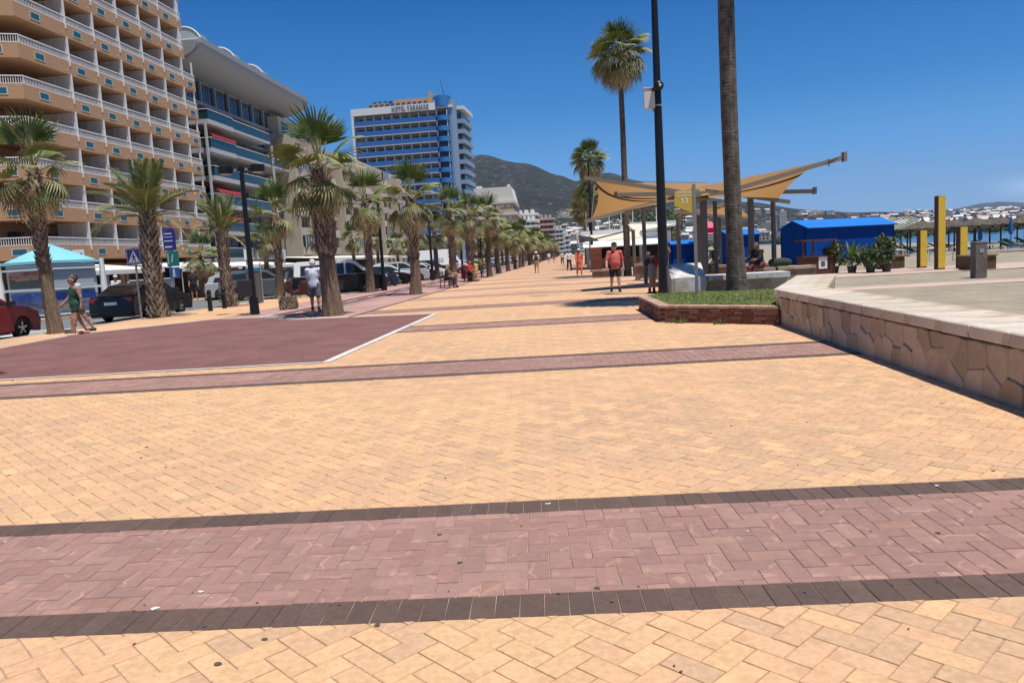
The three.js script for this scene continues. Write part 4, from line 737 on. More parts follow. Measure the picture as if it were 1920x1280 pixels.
// ---- shrubs and the leafy screen behind the posts ----
const leafTri = () => { const t = new Tris(); return t; };
function foliage(r, n, w, h, d, leaf, cols) { // leaf-sized faces spread through an uneven volume
  const t = new Tris(); const clumps = []; for (let i = 0; i < 14; i++) clumps.push([(r() - .5) * w, r() * h, (r() - .5) * d, .22 + .3 * r()]);
  for (let i = 0; i < n; i++) {
    const c = clumps[Math.floor(r() * clumps.length)], s = Math.min(w, h, d) * c[3], a = r() * 6.28, b = Math.acos(2 * r() - 1), q = Math.cbrt(r()) * s; const x = c[0] + q * Math.sin(b) * Math.cos(a), y = c[1] + q * Math.cos(b), z = c[2] + q * Math.sin(b) * Math.sin(a);
    const k = leaf * (.6 + .8 * r()), u = V(r() - .5, r() - .5, r() - .5).normalize().multiplyScalar(k), v = V(r() - .5, r() - .2, r() - .5).normalize().multiplyScalar(k * .55), col = cols[Math.floor(r() * cols.length)].map(m => m * (.7 + .6 * r()));
    t.quad([x, y, z], [x + u.x * .5 + v.x, y + u.y * .5 + v.y, z + u.z * .5 + v.z], [x + u.x, y + u.y, z + u.z], [x + u.x * .5 - v.x, y + u.y * .5 - v.y, z + u.z * .5 - v.z], col, col);
  } return t.geo();
}
const bushCols = [[.06, .10, .025], [.09, .13, .03], [.045, .075, .02], [.13, .16, .05]];
{
  const r = mulberry(501);
  for (const [x, z, w, h, lab] of [[7.6, -80, 3.6, 5.6, 'tall leafy tree behind the black lamp post'], [9.6, -82, 3.0, 5.2, 'leafy tree to the sea side behind the sail posts'], [5.2, -84, 3.2, 6.2, 'taller leafy tree above the beach bar roof']]) { const t = thing('leafy_tree', lab, 'tree', [x, 0, z]); part('trunk', cyl(.12, .2, 2, 0, 0, 0, 8), barkMat, t); part('crown', foliage(r, 2600, w, h - 1, w, .2, bushCols).translate(0, 1.2, 0), leafMat, t); }
  for (const [x, z, w, h, lab, c] of [[11.1, -33.9, .55, 1.2, 'dense round green shrub beside the wooden menu stand', 0], [11.62, -33.3, .45, 1.4, 'bright green upright banana plant before the blue hut', 1], [12.15, -32.7, .65, .95, 'low dark shrub with bare stems before the blue hut', 0], [12.75, -32.6, .6, 1.3, 'round topped shrub at the sea end of the blue hut', 0]]) {
    const t = thing('potted_shrub', lab, 'shrub', [x, 0, z]); const pot = part('pot', cyl(.2, .15, .3, 0, 0, 0, 12), std([.05, .045, .04], .8), t); part('soil', cyl(.18, .18, .01, 0, .295, 0, 12), std([.05, .04, .03], .95), pot);
    for (let i = 0; i < 4; i++) part('stem', bar([(r() - .5) * .08, .25, (r() - .5) * .08], [(r() - .5) * w * .5, h * .6, (r() - .5) * w * .4], .018, .01, 5), barkMat, t);
    if (c) { for (let i = 0; i < 7; i++) { const l = new Tris(), lw = .09, H = .8 + r() * .25; for (let k = 0; k < 4; k++) { const y0 = k / 4 * H, y1 = (k + 1) / 4 * H, w0 = lw * Math.sin(Math.PI * (k / 4 * .9 + .08)), w1 = lw * Math.sin(Math.PI * ((k + 1) / 4 * .9 + .08)), z0 = k * k * .012, z1 = (k + 1) * (k + 1) * .012; l.quad([-w0, y0, z0], [-w1, y1, z1], [w1, y1, z1], [w0, y0, z0], [.16, .26, .04], [.20, .30, .05]); } const m = part('leaf', l.geo(), leafMat, t); m.position.y = .4; m.rotation.set(.08 + r() * .25, i * .9, 0, 'YXZ'); } part('lower_foliage', foliage(r, 260, .5, .4, .5, .1, [[.14, .16, .05]]).translate(0, .35, 0), leafMat, t); }
    else part('foliage', foliage(r, 1100, w, h * .62, w, .1, bushCols).translate(0, h * .4, 0), leafMat, t);
  }
}
// ---- blue beach huts ----
function hut(label, a, b, dep, eave, ridge) { // front edge from a to b
  const dx = b[0] - a[0], dz = b[1] - a[1], L = Math.hypot(dx, dz), t = thing('beach_hut', label, 'hut', [a[0], 0, a[1]], Math.atan2(-dz, dx)); const bl = phys([.0015, .050, .27], .9, { map: T.mottle, specularIntensity: .3 }), rf = std([.012, .19, .66], .5, { map: T.mottle });
  part('front_wall', planar(bx(0, L, 0, eave, -.08, 0), 1), bl, t); part('rear_wall', bx(0, L, 0, eave, -dep, -dep + .08), bl, t);
  const s = new THREE.Shape([[0, 0], [dep, 0], [dep, eave], [dep / 2, ridge], [0, eave]].map(p => new THREE.Vector2(...p))); for (const x of [0, L - .08]) part('gable_wall', new THREE.ExtrudeGeometry(s, { depth: .08, bevelEnabled: false }).rotateY(Math.PI / 2).translate(x, 0, 0), bl, t);
  const rl = Math.hypot(dep / 2 + .3, ridge - eave + .06), an = Math.atan2(ridge - eave, dep / 2); for (const sd of [1, -1]) part('roof_panel', box(L + .12, .05, rl, L / 2, (eave + ridge) / 2 + .02, -dep / 2 + sd * (dep / 4 + .1), 0, sd * an), rf, t);
  for (let x = 1.2; x < L; x += 1.2) part('wall_seam', bx(x - .006, x + .006, .05, eave - .1, .0, .008), bl, t);
  return t;
}
hut('long blue beach hut with a bright blue pitched roof', [13.95, -47.7], [21.0, -52.4], 1.9, 2.2, 2.6);
hut('small blue beach hut behind the tall palm trunk', [11.0, -56], [13.3, -56.6], 2, 2.1, 2.4);
hut('dark blue low hut between the sail posts', [7.6, -61], [9.8, -61], 2, 1.7, 1.9);
// ---- playground tower ----
{
  const p = thing('playground_tower', 'blue playground tower with a pink pyramid roof', 'playground', [10.3, 0, -60]); const pk = std([.72, .11, .17], .6), bl = std([.02, .16, .42], .5);
  for (const [x, z] of [[-.75, -.75], [.75, -.75], [-.75, .75], [.75, .75]]) part('post', cyl(.07, .07, 2.4, x, 0, z, 8), bl, p);
  part('roof', [new THREE.ConeGeometry(1.25, .55, 4).rotateY(Math.PI / 4).translate(0, 3.05, 0), new THREE.CylinderGeometry(.75, 1.0, .35, 4).rotateY(Math.PI / 4).translate(0, 2.65, 0), new THREE.ConeGeometry(1.75, .3, 4).rotateY(Math.PI / 4).translate(0, 2.45, 0)], pk, p);
  part('deck', bx(-.8, .8, 1.0, 1.1, -.8, .8), std([.35, .22, .12], .8), p); part('side_panel', [bx(-.8, -.2, 1.1, 2.0, .76, .8), bx(.3, .8, 1.1, 2.0, .76, .8)], bl, p); part('slide', beam([.9, 1.1, .2], [2.2, .15, .9], .5, .08), std([.02, .28, .55], .4), p);
}
// ---- posts, planters, menu stand on the sand ----
for (const [x, z, h, lab] of [[15.05, -34.7, 1.62, 'short yellow fronted post nearest the wooden planter'], [14.75, -32.4, 2.95, 'tall yellow fronted post in the middle of the three'], [15.55, -32.3, 1.66, 'short yellow fronted post beside the grey post']]) {
  const p = thing('marker_post', lab, 'post', [x, 0, z]); part('timber', planar(roundBox(.3, h, .3, .008).translate(0, h / 2, 0), 1), std([.13, .075, .045], .9, { map: T.bark }), p); part('yellow_face', planar(bx(-.15 + .03, .15, .06, h - .01, .15, .165), 1), std([.80, .54, .05], .7, { map: T.stucco }), p);
}
{ const p = thing('shower_post', 'grey square post standing alone on the sand', 'post', [12.75, 0, -25.4]); part('shaft', planar(roundBox(.34, 1.1, .34, .012).translate(0, .55, 0), 1), std([.20, .17, .155], .9, { map: T.stone }), p); part('top_cap', roundBox(.36, .05, .36, .008).translate(0, 1.12, 0), std([.17, .15, .14], .9), p); part('valve_plate', bx(-.06, .06, .8, .92, .17, .185), galv, p); }
for (const [x, z, lab] of [[14.3, -36.2, 'square wooden planter box beside the blue hut'], [15.4, -30.8, 'square wooden planter box behind the grey post']]) { const p = thing('planter_box', lab, 'planter', [x, 0, z]); const m = [std([.15, .09, .055], .9, { map: T.bark }), std([.19, .115, .07], .9, { map: T.bark })]; for (const sd of [1, -1]) for (let i = 0; i < 8; i++) { part('board', bx(-.44 + i * .112, -.44 + i * .112 + .104, 0, .52, sd * .44 - .015, sd * .44 + .015), m[i % 2], p); part('board', bx(sd * .46 - .015, sd * .46 + .015, 0, .52, -.43 + i * .11, -.43 + i * .11 + .1), m[(i + 1) % 2], p); } part('rim', [bx(-.52, .52, .52, .57, .38, .5), bx(-.52, .52, .52, .57, -.5, -.38), bx(-.52, -.4, .52, .57, -.38, .38), bx(.4, .52, .52, .57, -.38, .38)], std([.30, .20, .13], .9), p); part('soil', bx(-.42, .42, .3, .46, -.42, .42), std([.06, .045, .03], .95), p); }
{ const p = thing('menu_stand', 'brown wooden counter stand with a white notice on its front', 'kiosk', [10.35, 0, -34.0], .1); p.scale.setScalar(1.2); const m = std([.13, .055, .032], .8, { map: T.bark }); for (let i = 0; i < 7; i++) part('front_board', bx(-.55 + i * .157, -.55 + i * .157 + .15, 0, .62, .28, .31), m, p); part('side_panel', [bx(-.56, -.53, 0, .62, -.3, .3), bx(.53, .56, 0, .62, -.3, .3)], m, p); part('counter_top', bx(-.6, .6, .62, .66, -.34, .36), m, p); for (const x of [-.55, -.2, .55]) part('upright', bx(x - .03, x + .03, .66, 1.18, .24, .3), m, p); part('canopy_board', bx(-.62, .62, 1.18, 1.24, -.34, .4), m, p); part('notice', bx(-.02, .28, .2, .66, .315, .325), std([.75, .74, .72], .7), p); part('notice_frame', bx(.06, .2, .28, .46, .326, .33), std([.09, .09, .10], .7), p); }
// ---- parasols and sunbeds on the beach ----
{
  const r = mulberry(610), th = std([.145, .115, .085], .95, { map: T.bark, bumpMap: T.bark, bumpScale: .05 }), pl = std([.07, .055, .045], .9);
  const base = thing('thatched_parasol', 'thatched beach parasol in the rows above the sunbeds', 'parasol', [0, 0, 0], 0, 'thatched parasols on the beach');
  part('pole', cyl(.06, .07, 2.3, 0, -.3, 0, 7), pl, base);
  const cone = new THREE.ConeGeometry(1.55, .62, 22, 3, true), q = cone.attributes.position; for (let i = 0; i < q.count; i++) { const a = Math.atan2(q.getZ(i), q.getX(i)), k = 1 + .05 * Math.sin(a * 11) + .03 * Math.sin(a * 23); q.setX(i, q.getX(i) * k); q.setZ(i, q.getZ(i) * k); } cone.computeVertexNormals(); part('thatch_roof', cone.translate(0, 2.16, 0), th, base);
  const fr = []; for (let i = 0; i < 44; i++) { const a = i / 44 * 6.283, R0 = 1.5; fr.push(box(.2, .16 + r() * .14, .02).translate(0, -.06, 0).rotateX(-.25).translate(0, 1.86, R0).rotateY(a)); } part('thatch_fringe', fr, th, base); part('top_knot', new THREE.ConeGeometry(.16, .3, 8).translate(0, 2.55, 0), th, base);
  const spots = []; for (let j = 0; j < 4; j++) for (let i = 0; i < 9; i++) spots.push([24.6 + i * 3.4 + (j % 2) * 1.4, -56.5 - j * 5.4 + (r() - .5)]);
  spots.forEach(([x, z], i) => { if (i) dup(base, [x, -.1, z], r() * 6); else base.position.set(x, -.1, z); });
  const bed = thing('sunbed', 'white sunbed with green cushion under the thatched parasols', 'sunbed', [0, 0, 0], 0, 'sunbeds on the beach'); const wh = std([.74, .74, .72], .5), gr = std([.035, .13, .10], .8);
  part('frame', [bx(-.32, -.26, .24, .32, -.95, .95), bx(.26, .32, .24, .32, -.95, .95), bx(-.3, .3, .24, .3, -.95, -.88)], wh, bed); part('cushion', [bx(-.28, .28, .32, .39, -.35, .95), box(.56, .07, .75, 0, .5, -.62, 0, .5)], gr, bed); for (const z of [-.6, .65]) for (const x of [-.29, .29]) part('leg', beam([x, .26, z], [x, 0, z + .12], .07, .06), wh, bed);
  const bs = []; for (let j = 0; j < 4; j++) for (let i = 0; i < 10; i++) bs.push([24.3 + i * 3.1 + (i % 2) * .3, -56.9 - j * 5.2 + r()]);
  bs.forEach(([x, z], i) => { const t = Math.PI / 2 + (r() - .5) * .3; if (i) dup(bed, [x, -.1, z], t); else { bed.position.set(x, -.1, z); bed.rotation.y = t; } });
  const cp = thing('canopy', 'slatted canopy roof beside the long blue hut', 'canopy', [24.4, -.1, -61]); for (let i = 0; i < 16; i++) part('slat', box(.14, .05, 3.0, -2.4 + i * .32, 2.35, 0, .5, .35), std([.45, .47, .36], .8), cp); part('frame', [box(5.4, .1, .1, 0, 1.9, 1.3), box(5.4, .1, .1, 0, 2.75, -1.3)], pl, cp); for (const x of [-2.4, 0, 2.4]) part('post', cyl(.06, .06, 1.95, x, 0, 1.3, 7), pl, cp);
  for (const [x, z, h, lab] of [[28.2, -56.0, 2.2, 'folded blue parasol before the sunbeds, closer to the yellow posts'], [29.9, -55.4, 2.5, 'folded blue parasol farther to the sea side of the sunbeds']]) { const p = thing('folded_parasol', lab, 'parasol', [x, -.1, z]); part('pole', cyl(.035, .035, h, 0, 0, 0, 7), std([.02, .14, .36], .5), p); part('folded_cloth', new THREE.LatheGeometry([[.03, h - .05], [.10, h - .5], [.15, h - 1.2], [.10, h - 1.35], [.04, h - 1.3]].map(q => new THREE.Vector2(...q)), 9), std([.015, .12, .34], .8), p); }
  const tb = thing('beach_table', 'white plastic table between the dark planter and sunbeds', 'table', [17.6, -.05, -44], 0, 'plastic tables'); part('table_top', roundBox(.8, .04, .8, .008).translate(0, .7, 0), wh, tb); for (const [x, z] of [[-.34, -.34], [.34, -.34], [-.34, .34], [.34, .34]]) part('leg', cyl(.025, .025, .7, x, 0, z, 6), wh, tb);
  for (const [x, z, l] of [[19.2, -43.4, 'white plastic table behind the tall yellow post'], [20.6, -42.6, 'white plastic table between the yellow posts']]) dup(tb, [x, -.05, z], .3, l);
}
// =================== HILLS AND TOWN ===================
const RIDGE = [[-3400, 300], [-1200, 415], [-700, 398], [-398, 386], [-335, 391], [-182, 349], [-40, 293], [20, 268], [143, 291], [250, 262], [363, 212], [661, 150], [896, 104], [1052, 84], [1300, 72], [1660, 66], [4200, 60]];
function ridge(x) { let i = 0; while (i < RIDGE.length - 2 && x > RIDGE[i + 1][0]) i++; const a = RIDGE[i], b = RIDGE[i + 1], t = Math.max(0, Math.min(1, (x - a[0]) / (b[0] - a[0]))); const s = t * t * (3 - 2 * t) * .6 + t * .4; return a[1] + (b[1] - a[1]) * s; }
function hillH(x, z) {
  const t = Math.max(0, (-z - 900) / 2100), k = t < 1 ? Math.pow(t, 1.55) : Math.max(0, 1 - (t - 1) * 1.4), n = fbm(x / 4096 + 3, z / 4096 + 5, 8, 5, 71) - .5, n2 = fbm(x / 2048 + 1, z / 2048, 16, 3, 75) - .5;
  return Math.max(-1, ridge(x * 3000 / Math.max(900, -z) * .25 + x * .75) * k * (1 + n * (t > .8 ? .10 : .5)) + n2 * 44 * Math.min(1, t * 3) * Math.max(.12, 1 - t) + (t > 0 ? 3 : 0));
}
{
  const xs = [], zs = []; for (let x = -1500; x <= 3300; x += 16) xs.push(x); for (let z = -900; z >= -3700; z -= z > -2200 ? 24 : 30) zs.push(z);
  const P = (x, z) => [x, hillH(x, z), z], t = new Tris();
  const col = (x, z, y) => { const a = fbm(x / 1024 + 2, z / 1024 + 9, 24, 4, 81), b = vn(x / 9, z / 9, 4096, 83), c = fbm(x / 4096, z / 4096, 12, 3, 88); let q = mixc([.05, .062, .04], [.15, .13, .10], Math.max(0, Math.min(1, (a - .42) * 2.6 + (c - .5) + (vn(x / 23, z / 23, 4096, 85) - .5) * .9))); if (b > .66) q = [.024, .036, .018]; if (b < .14) q = [.17, .15, .12];
    const s = x / -z * 1500; if (Math.hypot((s - 448) / 22, (y / -z * 1500 - 49) / 5) < 1.1 || Math.hypot((s + 8) / 22, (y / -z * 1500 - 76) / 9) < 1) q = [.46 + .1 * a, .40 + .1 * a, .31 + .08 * a]; return q; };
  for (let i = 0; i < xs.length - 1; i++) for (let j = 0; j < zs.length - 1; j++) {
    const a = P(xs[i], zs[j]), b = P(xs[i + 1], zs[j]), c = P(xs[i + 1], zs[j + 1]), d = P(xs[i], zs[j + 1]); if (a[1] < -.5 && b[1] < -.5 && c[1] < -.5) continue;
    t.tri(a, b, c, col(...[a[0], a[2], a[1]]), col(b[0], b[2], b[1]), col(c[0], c[2], c[1])); t.tri(a, c, d, col(a[0], a[2], a[1]), col(c[0], c[2], c[1]), col(d[0], d[2], d[1]));
  }
  const scrub = texture(512, (u, v) => { const a = fbm(u, v, 40, 3, 111), b = fbm(u, v, 110, 2, 113), q = Math.max(0, Math.min(1, (a - .4) * 4)), w = b > .56 ? .42 : 1; return (.45 + .55 * q) * w; }, true, 1 / 420);
  struct('hills', planar(t.geo(), 1), std([1, 1, 1], .95, { vertexColors: true, map: scrub, bumpMap: scrub, bumpScale: 6 }));
  const m = new Tris(), F = x => 45 + 105 * Math.exp(-Math.pow((x - 2930) / 420, 2)) + 40 * Math.exp(-Math.pow((x - 2350) / 380, 2)) + 40 * fbm(x / 2048, .3, 8, 4, 91), g = [.05, .065, .085];
  for (let x = 900; x < 4180; x += 60) { const a = [x, F(x), -5600], b = [x + 60, F(x + 60), -5600], c = [x + 60, 0, -5100], d = [x, 0, -5100], e = [x, 0, -5950], f = [x + 60, 0, -5950]; m.quad(d, c, b, a, g, g); m.quad(a, b, f, e, g, g); }
  struct('mountains', m.geo(), std([1, 1, 1], .95, { vertexColors: true }));
}
{ // houses of the town on the slopes
  const r = mulberry(700), walls = [[.52, .50, .47], [.55, .51, .45], [.46, .40, .34], [.42, .41, .40], [.48, .39, .30]], roofs = [[.42, .30, .23], [.6, .58, .54], [.5, .44, .38]];
  const W = (g, c) => tint(g, c), proto = [];
  for (let i = 0; i < 6; i++) { const w = walls[i % 5], f = roofs[i % 3], L = [W(bx(-5, 5, -3, 5.5, -4, 4), w)]; if (i % 2) { const s = new THREE.Shape([[-4.6, 5.5], [4.6, 5.5], [0, 7.6]].map(p => new THREE.Vector2(...p))); L.push(W(new THREE.ExtrudeGeometry(s, { depth: 10.6, bevelEnabled: false }).rotateY(Math.PI / 2).translate(-5.3, 0, 0), f)); } else { L.push(W(bx(-5.2, 5.2, 5.5, 6.1, -4.2, 4.2), w.map(v => v * 1.06)), W(bx(1, 8, -3, 3, -3, 3.4), w)); } for (const x of [-3, 0, 3]) { L.push(W(bx(x - .8, x + .8, 3, 4.5, 4, 4.06), [.07, .08, .1])); L.push(W(bx(x - .8, x + .8, .2, 2, 4, 4.06), [.07, .08, .1])); } proto.push(merge(L)); }
  const m = std([1, 1, 1], .85, { vertexColors: true }); let n = 0, guard = 0;
  while (n < 270 && guard++ < 6000) {
    const z = -(940 + Math.pow(r(), 1.2) * 1250), s = -60 + r() * 960, x = s / 1500 * -z; const y = hillH(x, z), el = y / -z; if (y < 1 || el > .045 || (s < 40 && el > .035)) continue; if (r() > 1.15 - el * 12) continue;
    const k = Math.floor(r() * 6), h = single('town_house', proto[k], m, k % 2 ? 'small pale house with pitched roof on the hillside of the far town' : 'small pale flat roofed house on the hillside of the far town', 'house', 'houses of the far town'); h.position.set(x, y, z); h.rotation.y = (r() - .5) * .8; h.scale.setScalar(.7 + r() * .9); n++;
  }
  { const L = [], P = proto.slice(0, 4).map(g => { const c = new THREE.BufferGeometry(); for (const k of ['position', 'normal', 'uv', 'color']) c.setAttribute(k, g.attributes[k]); return c; }); let q = 0; guard = 0;
    while (q < 1100 && guard++ < 30000) { const z = -(950 + r() * 1900), s = -40 + r() * 1010, x = s / 1500 * -z, y = hillH(x, z), el = y / -z; if (y < 1 || el > .030 + .004 * r() || (s > 120 && s < 620 && el > .019 + .004 * r())) continue; if (vn(x / 170, z / 170, 256, 5) < .3 + el * 6) continue; const k = .6 + r() * .8, g = P[Math.floor(r() * 4)].clone(); g.scale(k, k * (.7 + r() * .8), k).rotateY((r() - .5) * 1.2).translate(x, y, z); L.push(g); q++; }
    const o = part('far_town_houses', merge(L), m, scene); o.userData = { kind: 'stuff', label: 'mass of small pale houses spread over the slopes of the far town' }; }
  for (const [s, z, w, h, lab, c] of [[398, -1150, 9, 36, 'slender pale tower block in the far town', [.55, .52, .46]], [372, -1200, 22, 19, 'broad beige block beside the slender tower in the far town', [.50, .43, .35]], [30, -760, 20, 22, 'white block in the far town at the end of the palm row', [.62, .61, .58]], [60, -820, 18, 19, 'grey white block in the far town beside the beach bar', [.52, .52, .52]], [330, -1000, 26, 14, 'long low white block in the far town', [.62, .60, .57]], [250, -980, 24, 15, 'long cream block in the far town behind the sail posts', [.58, .52, .44]], [690, -1500, 30, 16, 'long pale block in the far town above the parasols', [.58, .55, .52]]]) {
    const x = s / 1500 * -z, t = thing('town_block', lab, 'building', [x, Math.max(0, hillH(x, z)), z]), f = Math.round(h / 3.2), m2 = std(c, .85), gl = std([.12, .13, .15], .6); part('wall', bx(-w / 2, w / 2, -4, h, -8, 0), m2, t); for (let i = 0; i < f; i++) part('window_band', bx(-w / 2 + .6, w / 2 - .6, i * 3.2 + 1.2, i * 3.2 + 2.5, 0, .1), gl, t); part('roof_block', bx(-w / 5, w / 6, h, h + 2.4, -6, -2), m2, t);
  }
}
// a green belt at the back of the beach, before the town
{ const r = mulberry(720), gl = foliage(r, 900, 9, 5, 6, .8, bushCols); for (let i = 0; i < 46; i++) { const s = -10 + r() * 900, z = -(420 + r() * 480), x = s / 1500 * -z; const o = single('seafront_tree', gl, leafMat, 'dark tree in the belt behind the far beach', 'tree', 'trees behind the far beach'); o.position.set(x, -.5, z); o.scale.set(.8 + r() * .6, .5 + r() * .5, 1); o.rotation.y = r() * 6; } }
// =================== VEHICLES ===================
const tyreM = std([.018, .018, .018], .85), rimM = phys([.45, .45, .46], .3, { metalness: .7 }), carGlass = phys([.02, .026, .03], .06, { clearcoat: 1 }), plastic = std([.025, .025, .027], .7), lampM = phys([.7, .7, .7], .15), tailM = phys([.28, .01, .012], .2), plateM = std([.62, .62, .6], .6);
const paint = (c, m = .1) => phys(c, .45, { clearcoat: .3, clearcoatRoughness: .08, metalness: 0, specularIntensity: .6 });
const wheelG = r => new THREE.LatheGeometry([[r * .62, -.1], [r * .9, -.105], [r, -.07], [r, .07], [r * .9, .105], [r * .62, .1]].map(p => new THREE.Vector2(...p)), 22).rotateX(Math.PI / 2);
const rimG = r => { const L = [new THREE.CylinderGeometry(r * .64, r * .64, .12, 18).rotateX(Math.PI / 2)]; return merge(L); }, spokeG = r => merge([0, 1, 2, 3, 4].map(i => box(r * .16, r * .58, .03, 0, r * .33, .075).rotateZ(i * 1.2566)).concat([0, 1, 2, 3, 4].map(i => box(r * .16, r * .58, .03, 0, r * .33, -.075).rotateZ(i * 1.2566)), [new THREE.CylinderGeometry(r * .15, r * .15, .17, 10).rotateX(Math.PI / 2)]));
const SPEC = {
  sedan: { W: 1.78, wx: [-1.36, 1.4], r: .33, low: [[-2.28, .25], [-2.34, .5], [-2.3, .86], [-2.2, .97], [-1.55, 1.02], [1.0, .97], [1.75, .88], [2.2, .74], [2.33, .55], [2.28, .25]], cab: [[-1.95, 1.0], [-1.1, 1.37], [-.5, 1.44], [.15, 1.43], [.45, 1.38], [1.2, .96]], side: [[-1.55, 1.03], [-1.05, 1.32], [.1, 1.37], [.38, 1.32], [.95, 1.0]], lamps: [.66, .82] },
  hatch: { W: 1.76, wx: [-1.2, 1.3], r: .33, low: [[-1.98, .27], [-2.04, .55], [-2.0, .95], [-1.9, 1.0], [.95, 1.0], [1.6, .93], [1.98, .78], [2.08, .55], [2.02, .25]], cab: [[-1.96, .98], [-1.75, 1.36], [-1.35, 1.5], [-.2, 1.52], [.3, 1.46], [1.15, .98]], side: [[-1.6, 1.03], [-1.45, 1.36], [-.2, 1.43], [.2, 1.38], [.92, 1.02]], lamps: [.7, .86] },
  suv: { W: 1.84, wx: [-1.3, 1.36], r: .36, low: [[-2.15, .32], [-2.22, .62], [-2.16, 1.05], [-2.05, 1.1], [1.0, 1.1], [1.75, 1.02], [2.12, .88], [2.22, .6], [2.15, .3]], cab: [[-2.12, 1.08], [-1.9, 1.5], [-1.5, 1.66], [-.1, 1.68], [.4, 1.62], [1.2, 1.08]], side: [[-1.75, 1.13], [-1.6, 1.5], [-.1, 1.59], [.3, 1.54], [.98, 1.12]], lamps: [.8, .97] },
  van: { W: 1.9, wx: [-1.5, 1.52], r: .34, low: [[-2.4, .28], [-2.48, .6], [-2.46, 1.12], [1.6, 1.12], [2.2, 1.04], [2.42, .85], [2.46, .55], [2.4, .28]], cab: [[-2.46, 1.1], [-2.36, 1.8], [-2.2, 1.96], [.55, 1.98], [.95, 1.88], [1.85, 1.1]], side: [[-2.1, 1.2], [-2.05, 1.75], [.55, 1.82], [.85, 1.74], [1.5, 1.18]], lamps: [.72, .95] },
  boxvan: { W: 2.1, wx: [-1.7, 1.9], r: .36, low: [[-2.9, .35], [-2.95, 1.2], [2.0, 1.2], [2.6, 1.1], [2.85, .85], [2.85, .35]], cab: [[-2.95, 1.18], [-2.93, 2.55], [-2.8, 2.68], [1.0, 2.7], [1.35, 2.5], [2.15, 1.18]], side: [[1.0, 1.3], [.95, 2.0], [1.35, 2.0], [1.8, 1.3]], lamps: [.8, 1.0] },
};
const carGeo = {};
function carParts(kind) {
  if (carGeo[kind]) return carGeo[kind]; const S = SPEC[kind], W = S.W, v2 = p => new THREE.Vector2(...p);
  const low = new THREE.Shape(); low.moveTo(...S.low[0]); S.low.slice(1).forEach(p => low.lineTo(...p)); for (const x of [S.wx[1], S.wx[0]]) { const R = S.r + .06; low.lineTo(x + R, .27); low.absarc(x, S.r, R, -.15, Math.PI + .15, false); low.lineTo(x - R, .27); }
  const bev = { bevelEnabled: true, bevelSize: .05, bevelThickness: .07, bevelSegments: 3, curveSegments: 8 };
  const lg = new THREE.ExtrudeGeometry(low, { depth: W - .14, ...bev }).translate(0, 0, -(W - .14) / 2);
  const y0 = S.cab[0][1], taper = g => { const p = g.attributes.position; for (let i = 0; i < p.count; i++) { const k = 1 - Math.max(0, p.getY(i) - y0) * .27; p.setZ(i, p.getZ(i) * k); } g.computeVertexNormals(); return g; };
  const cg = taper(new THREE.ExtrudeGeometry(new THREE.Shape(S.cab.map(v2)), { depth: W - .2, bevelEnabled: true, bevelSize: .02, bevelThickness: .05, bevelSegments: 2, curveSegments: 4 }).translate(0, 0, -(W - .2) / 2));
  // side glass split by pillars
  const sp = S.side, ex = []; const top = t => { for (let i = 1; i < sp.length - 2; i++) if (t <= sp[i + 1][0]) { const q = (t - sp[i][0]) / (sp[i + 1][0] - sp[i][0]); return sp[i][1] + (sp[i + 1][1] - sp[i][1]) * Math.max(0, q); } return sp[sp.length - 2][1]; };
  const sg = s => taper(new THREE.ExtrudeGeometry(new THREE.Shape(s.map(v2)), { depth: W - .08, bevelEnabled: false }).translate(0, 0, -(W - .08) / 2));
  const mid = kind === 'van' ? .35 : kind === 'boxvan' ? 9 : -.25, lo = sp[0][1] + .0; let panes = [sp];
  if (mid < 5) panes = [[sp[0], sp[1], [mid - .05, top(mid - .05)], [mid - .05, lo + .0]], [[mid + .05, lo], [mid + .05, top(mid + .05)], ...sp.slice(2).filter(p => p[0] > mid + .06)]];
  const c = S.cab, n = c.length, f0 = c[n - 1], f1 = c[n - 2], r0 = c[0], r1 = c[1];
  const screen = (a, b, out) => { const k = y => (W / 2 - .12) * (1 - (y - y0) * .27), A = [a[0] * .93 + b[0] * .07, a[1] * .93 + b[1] * .07], B = [a[0] * .08 + b[0] * .92, a[1] * .08 + b[1] * .92], g = new THREE.BufferGeometry(), d = out; const P = [[A[0] + d, A[1] + .025, k(A[1])], [A[0] + d, A[1] + .025, -k(A[1])], [B[0] + d, B[1] + .025, -k(B[1]) * .97], [B[0] + d, B[1] + .025, k(B[1]) * .97]]; const th = P.map(p => [p[0] - d * 1.4, p[1] - .03, p[2]]); const pos = []; const q = (i, j, k2, l) => pos.push(...i, ...j, ...k2, ...i, ...k2, ...l); q(...P); q(...th); for (let i = 0; i < 4; i++) q(P[i], P[(i + 1) % 4], th[(i + 1) % 4], th[i]); g.setAttribute('position', new THREE.Float32BufferAttribute(pos, 3)); g.computeVertexNormals(); return g; };
  return carGeo[kind] = { S, lg, cg, panes: panes.map(sg), ws: screen(f0, f1, .025), rs: screen(r0, r1, -.025), wheel: wheelG(S.r), rim: rimG(S.r), spoke: spokeG(S.r) };
}
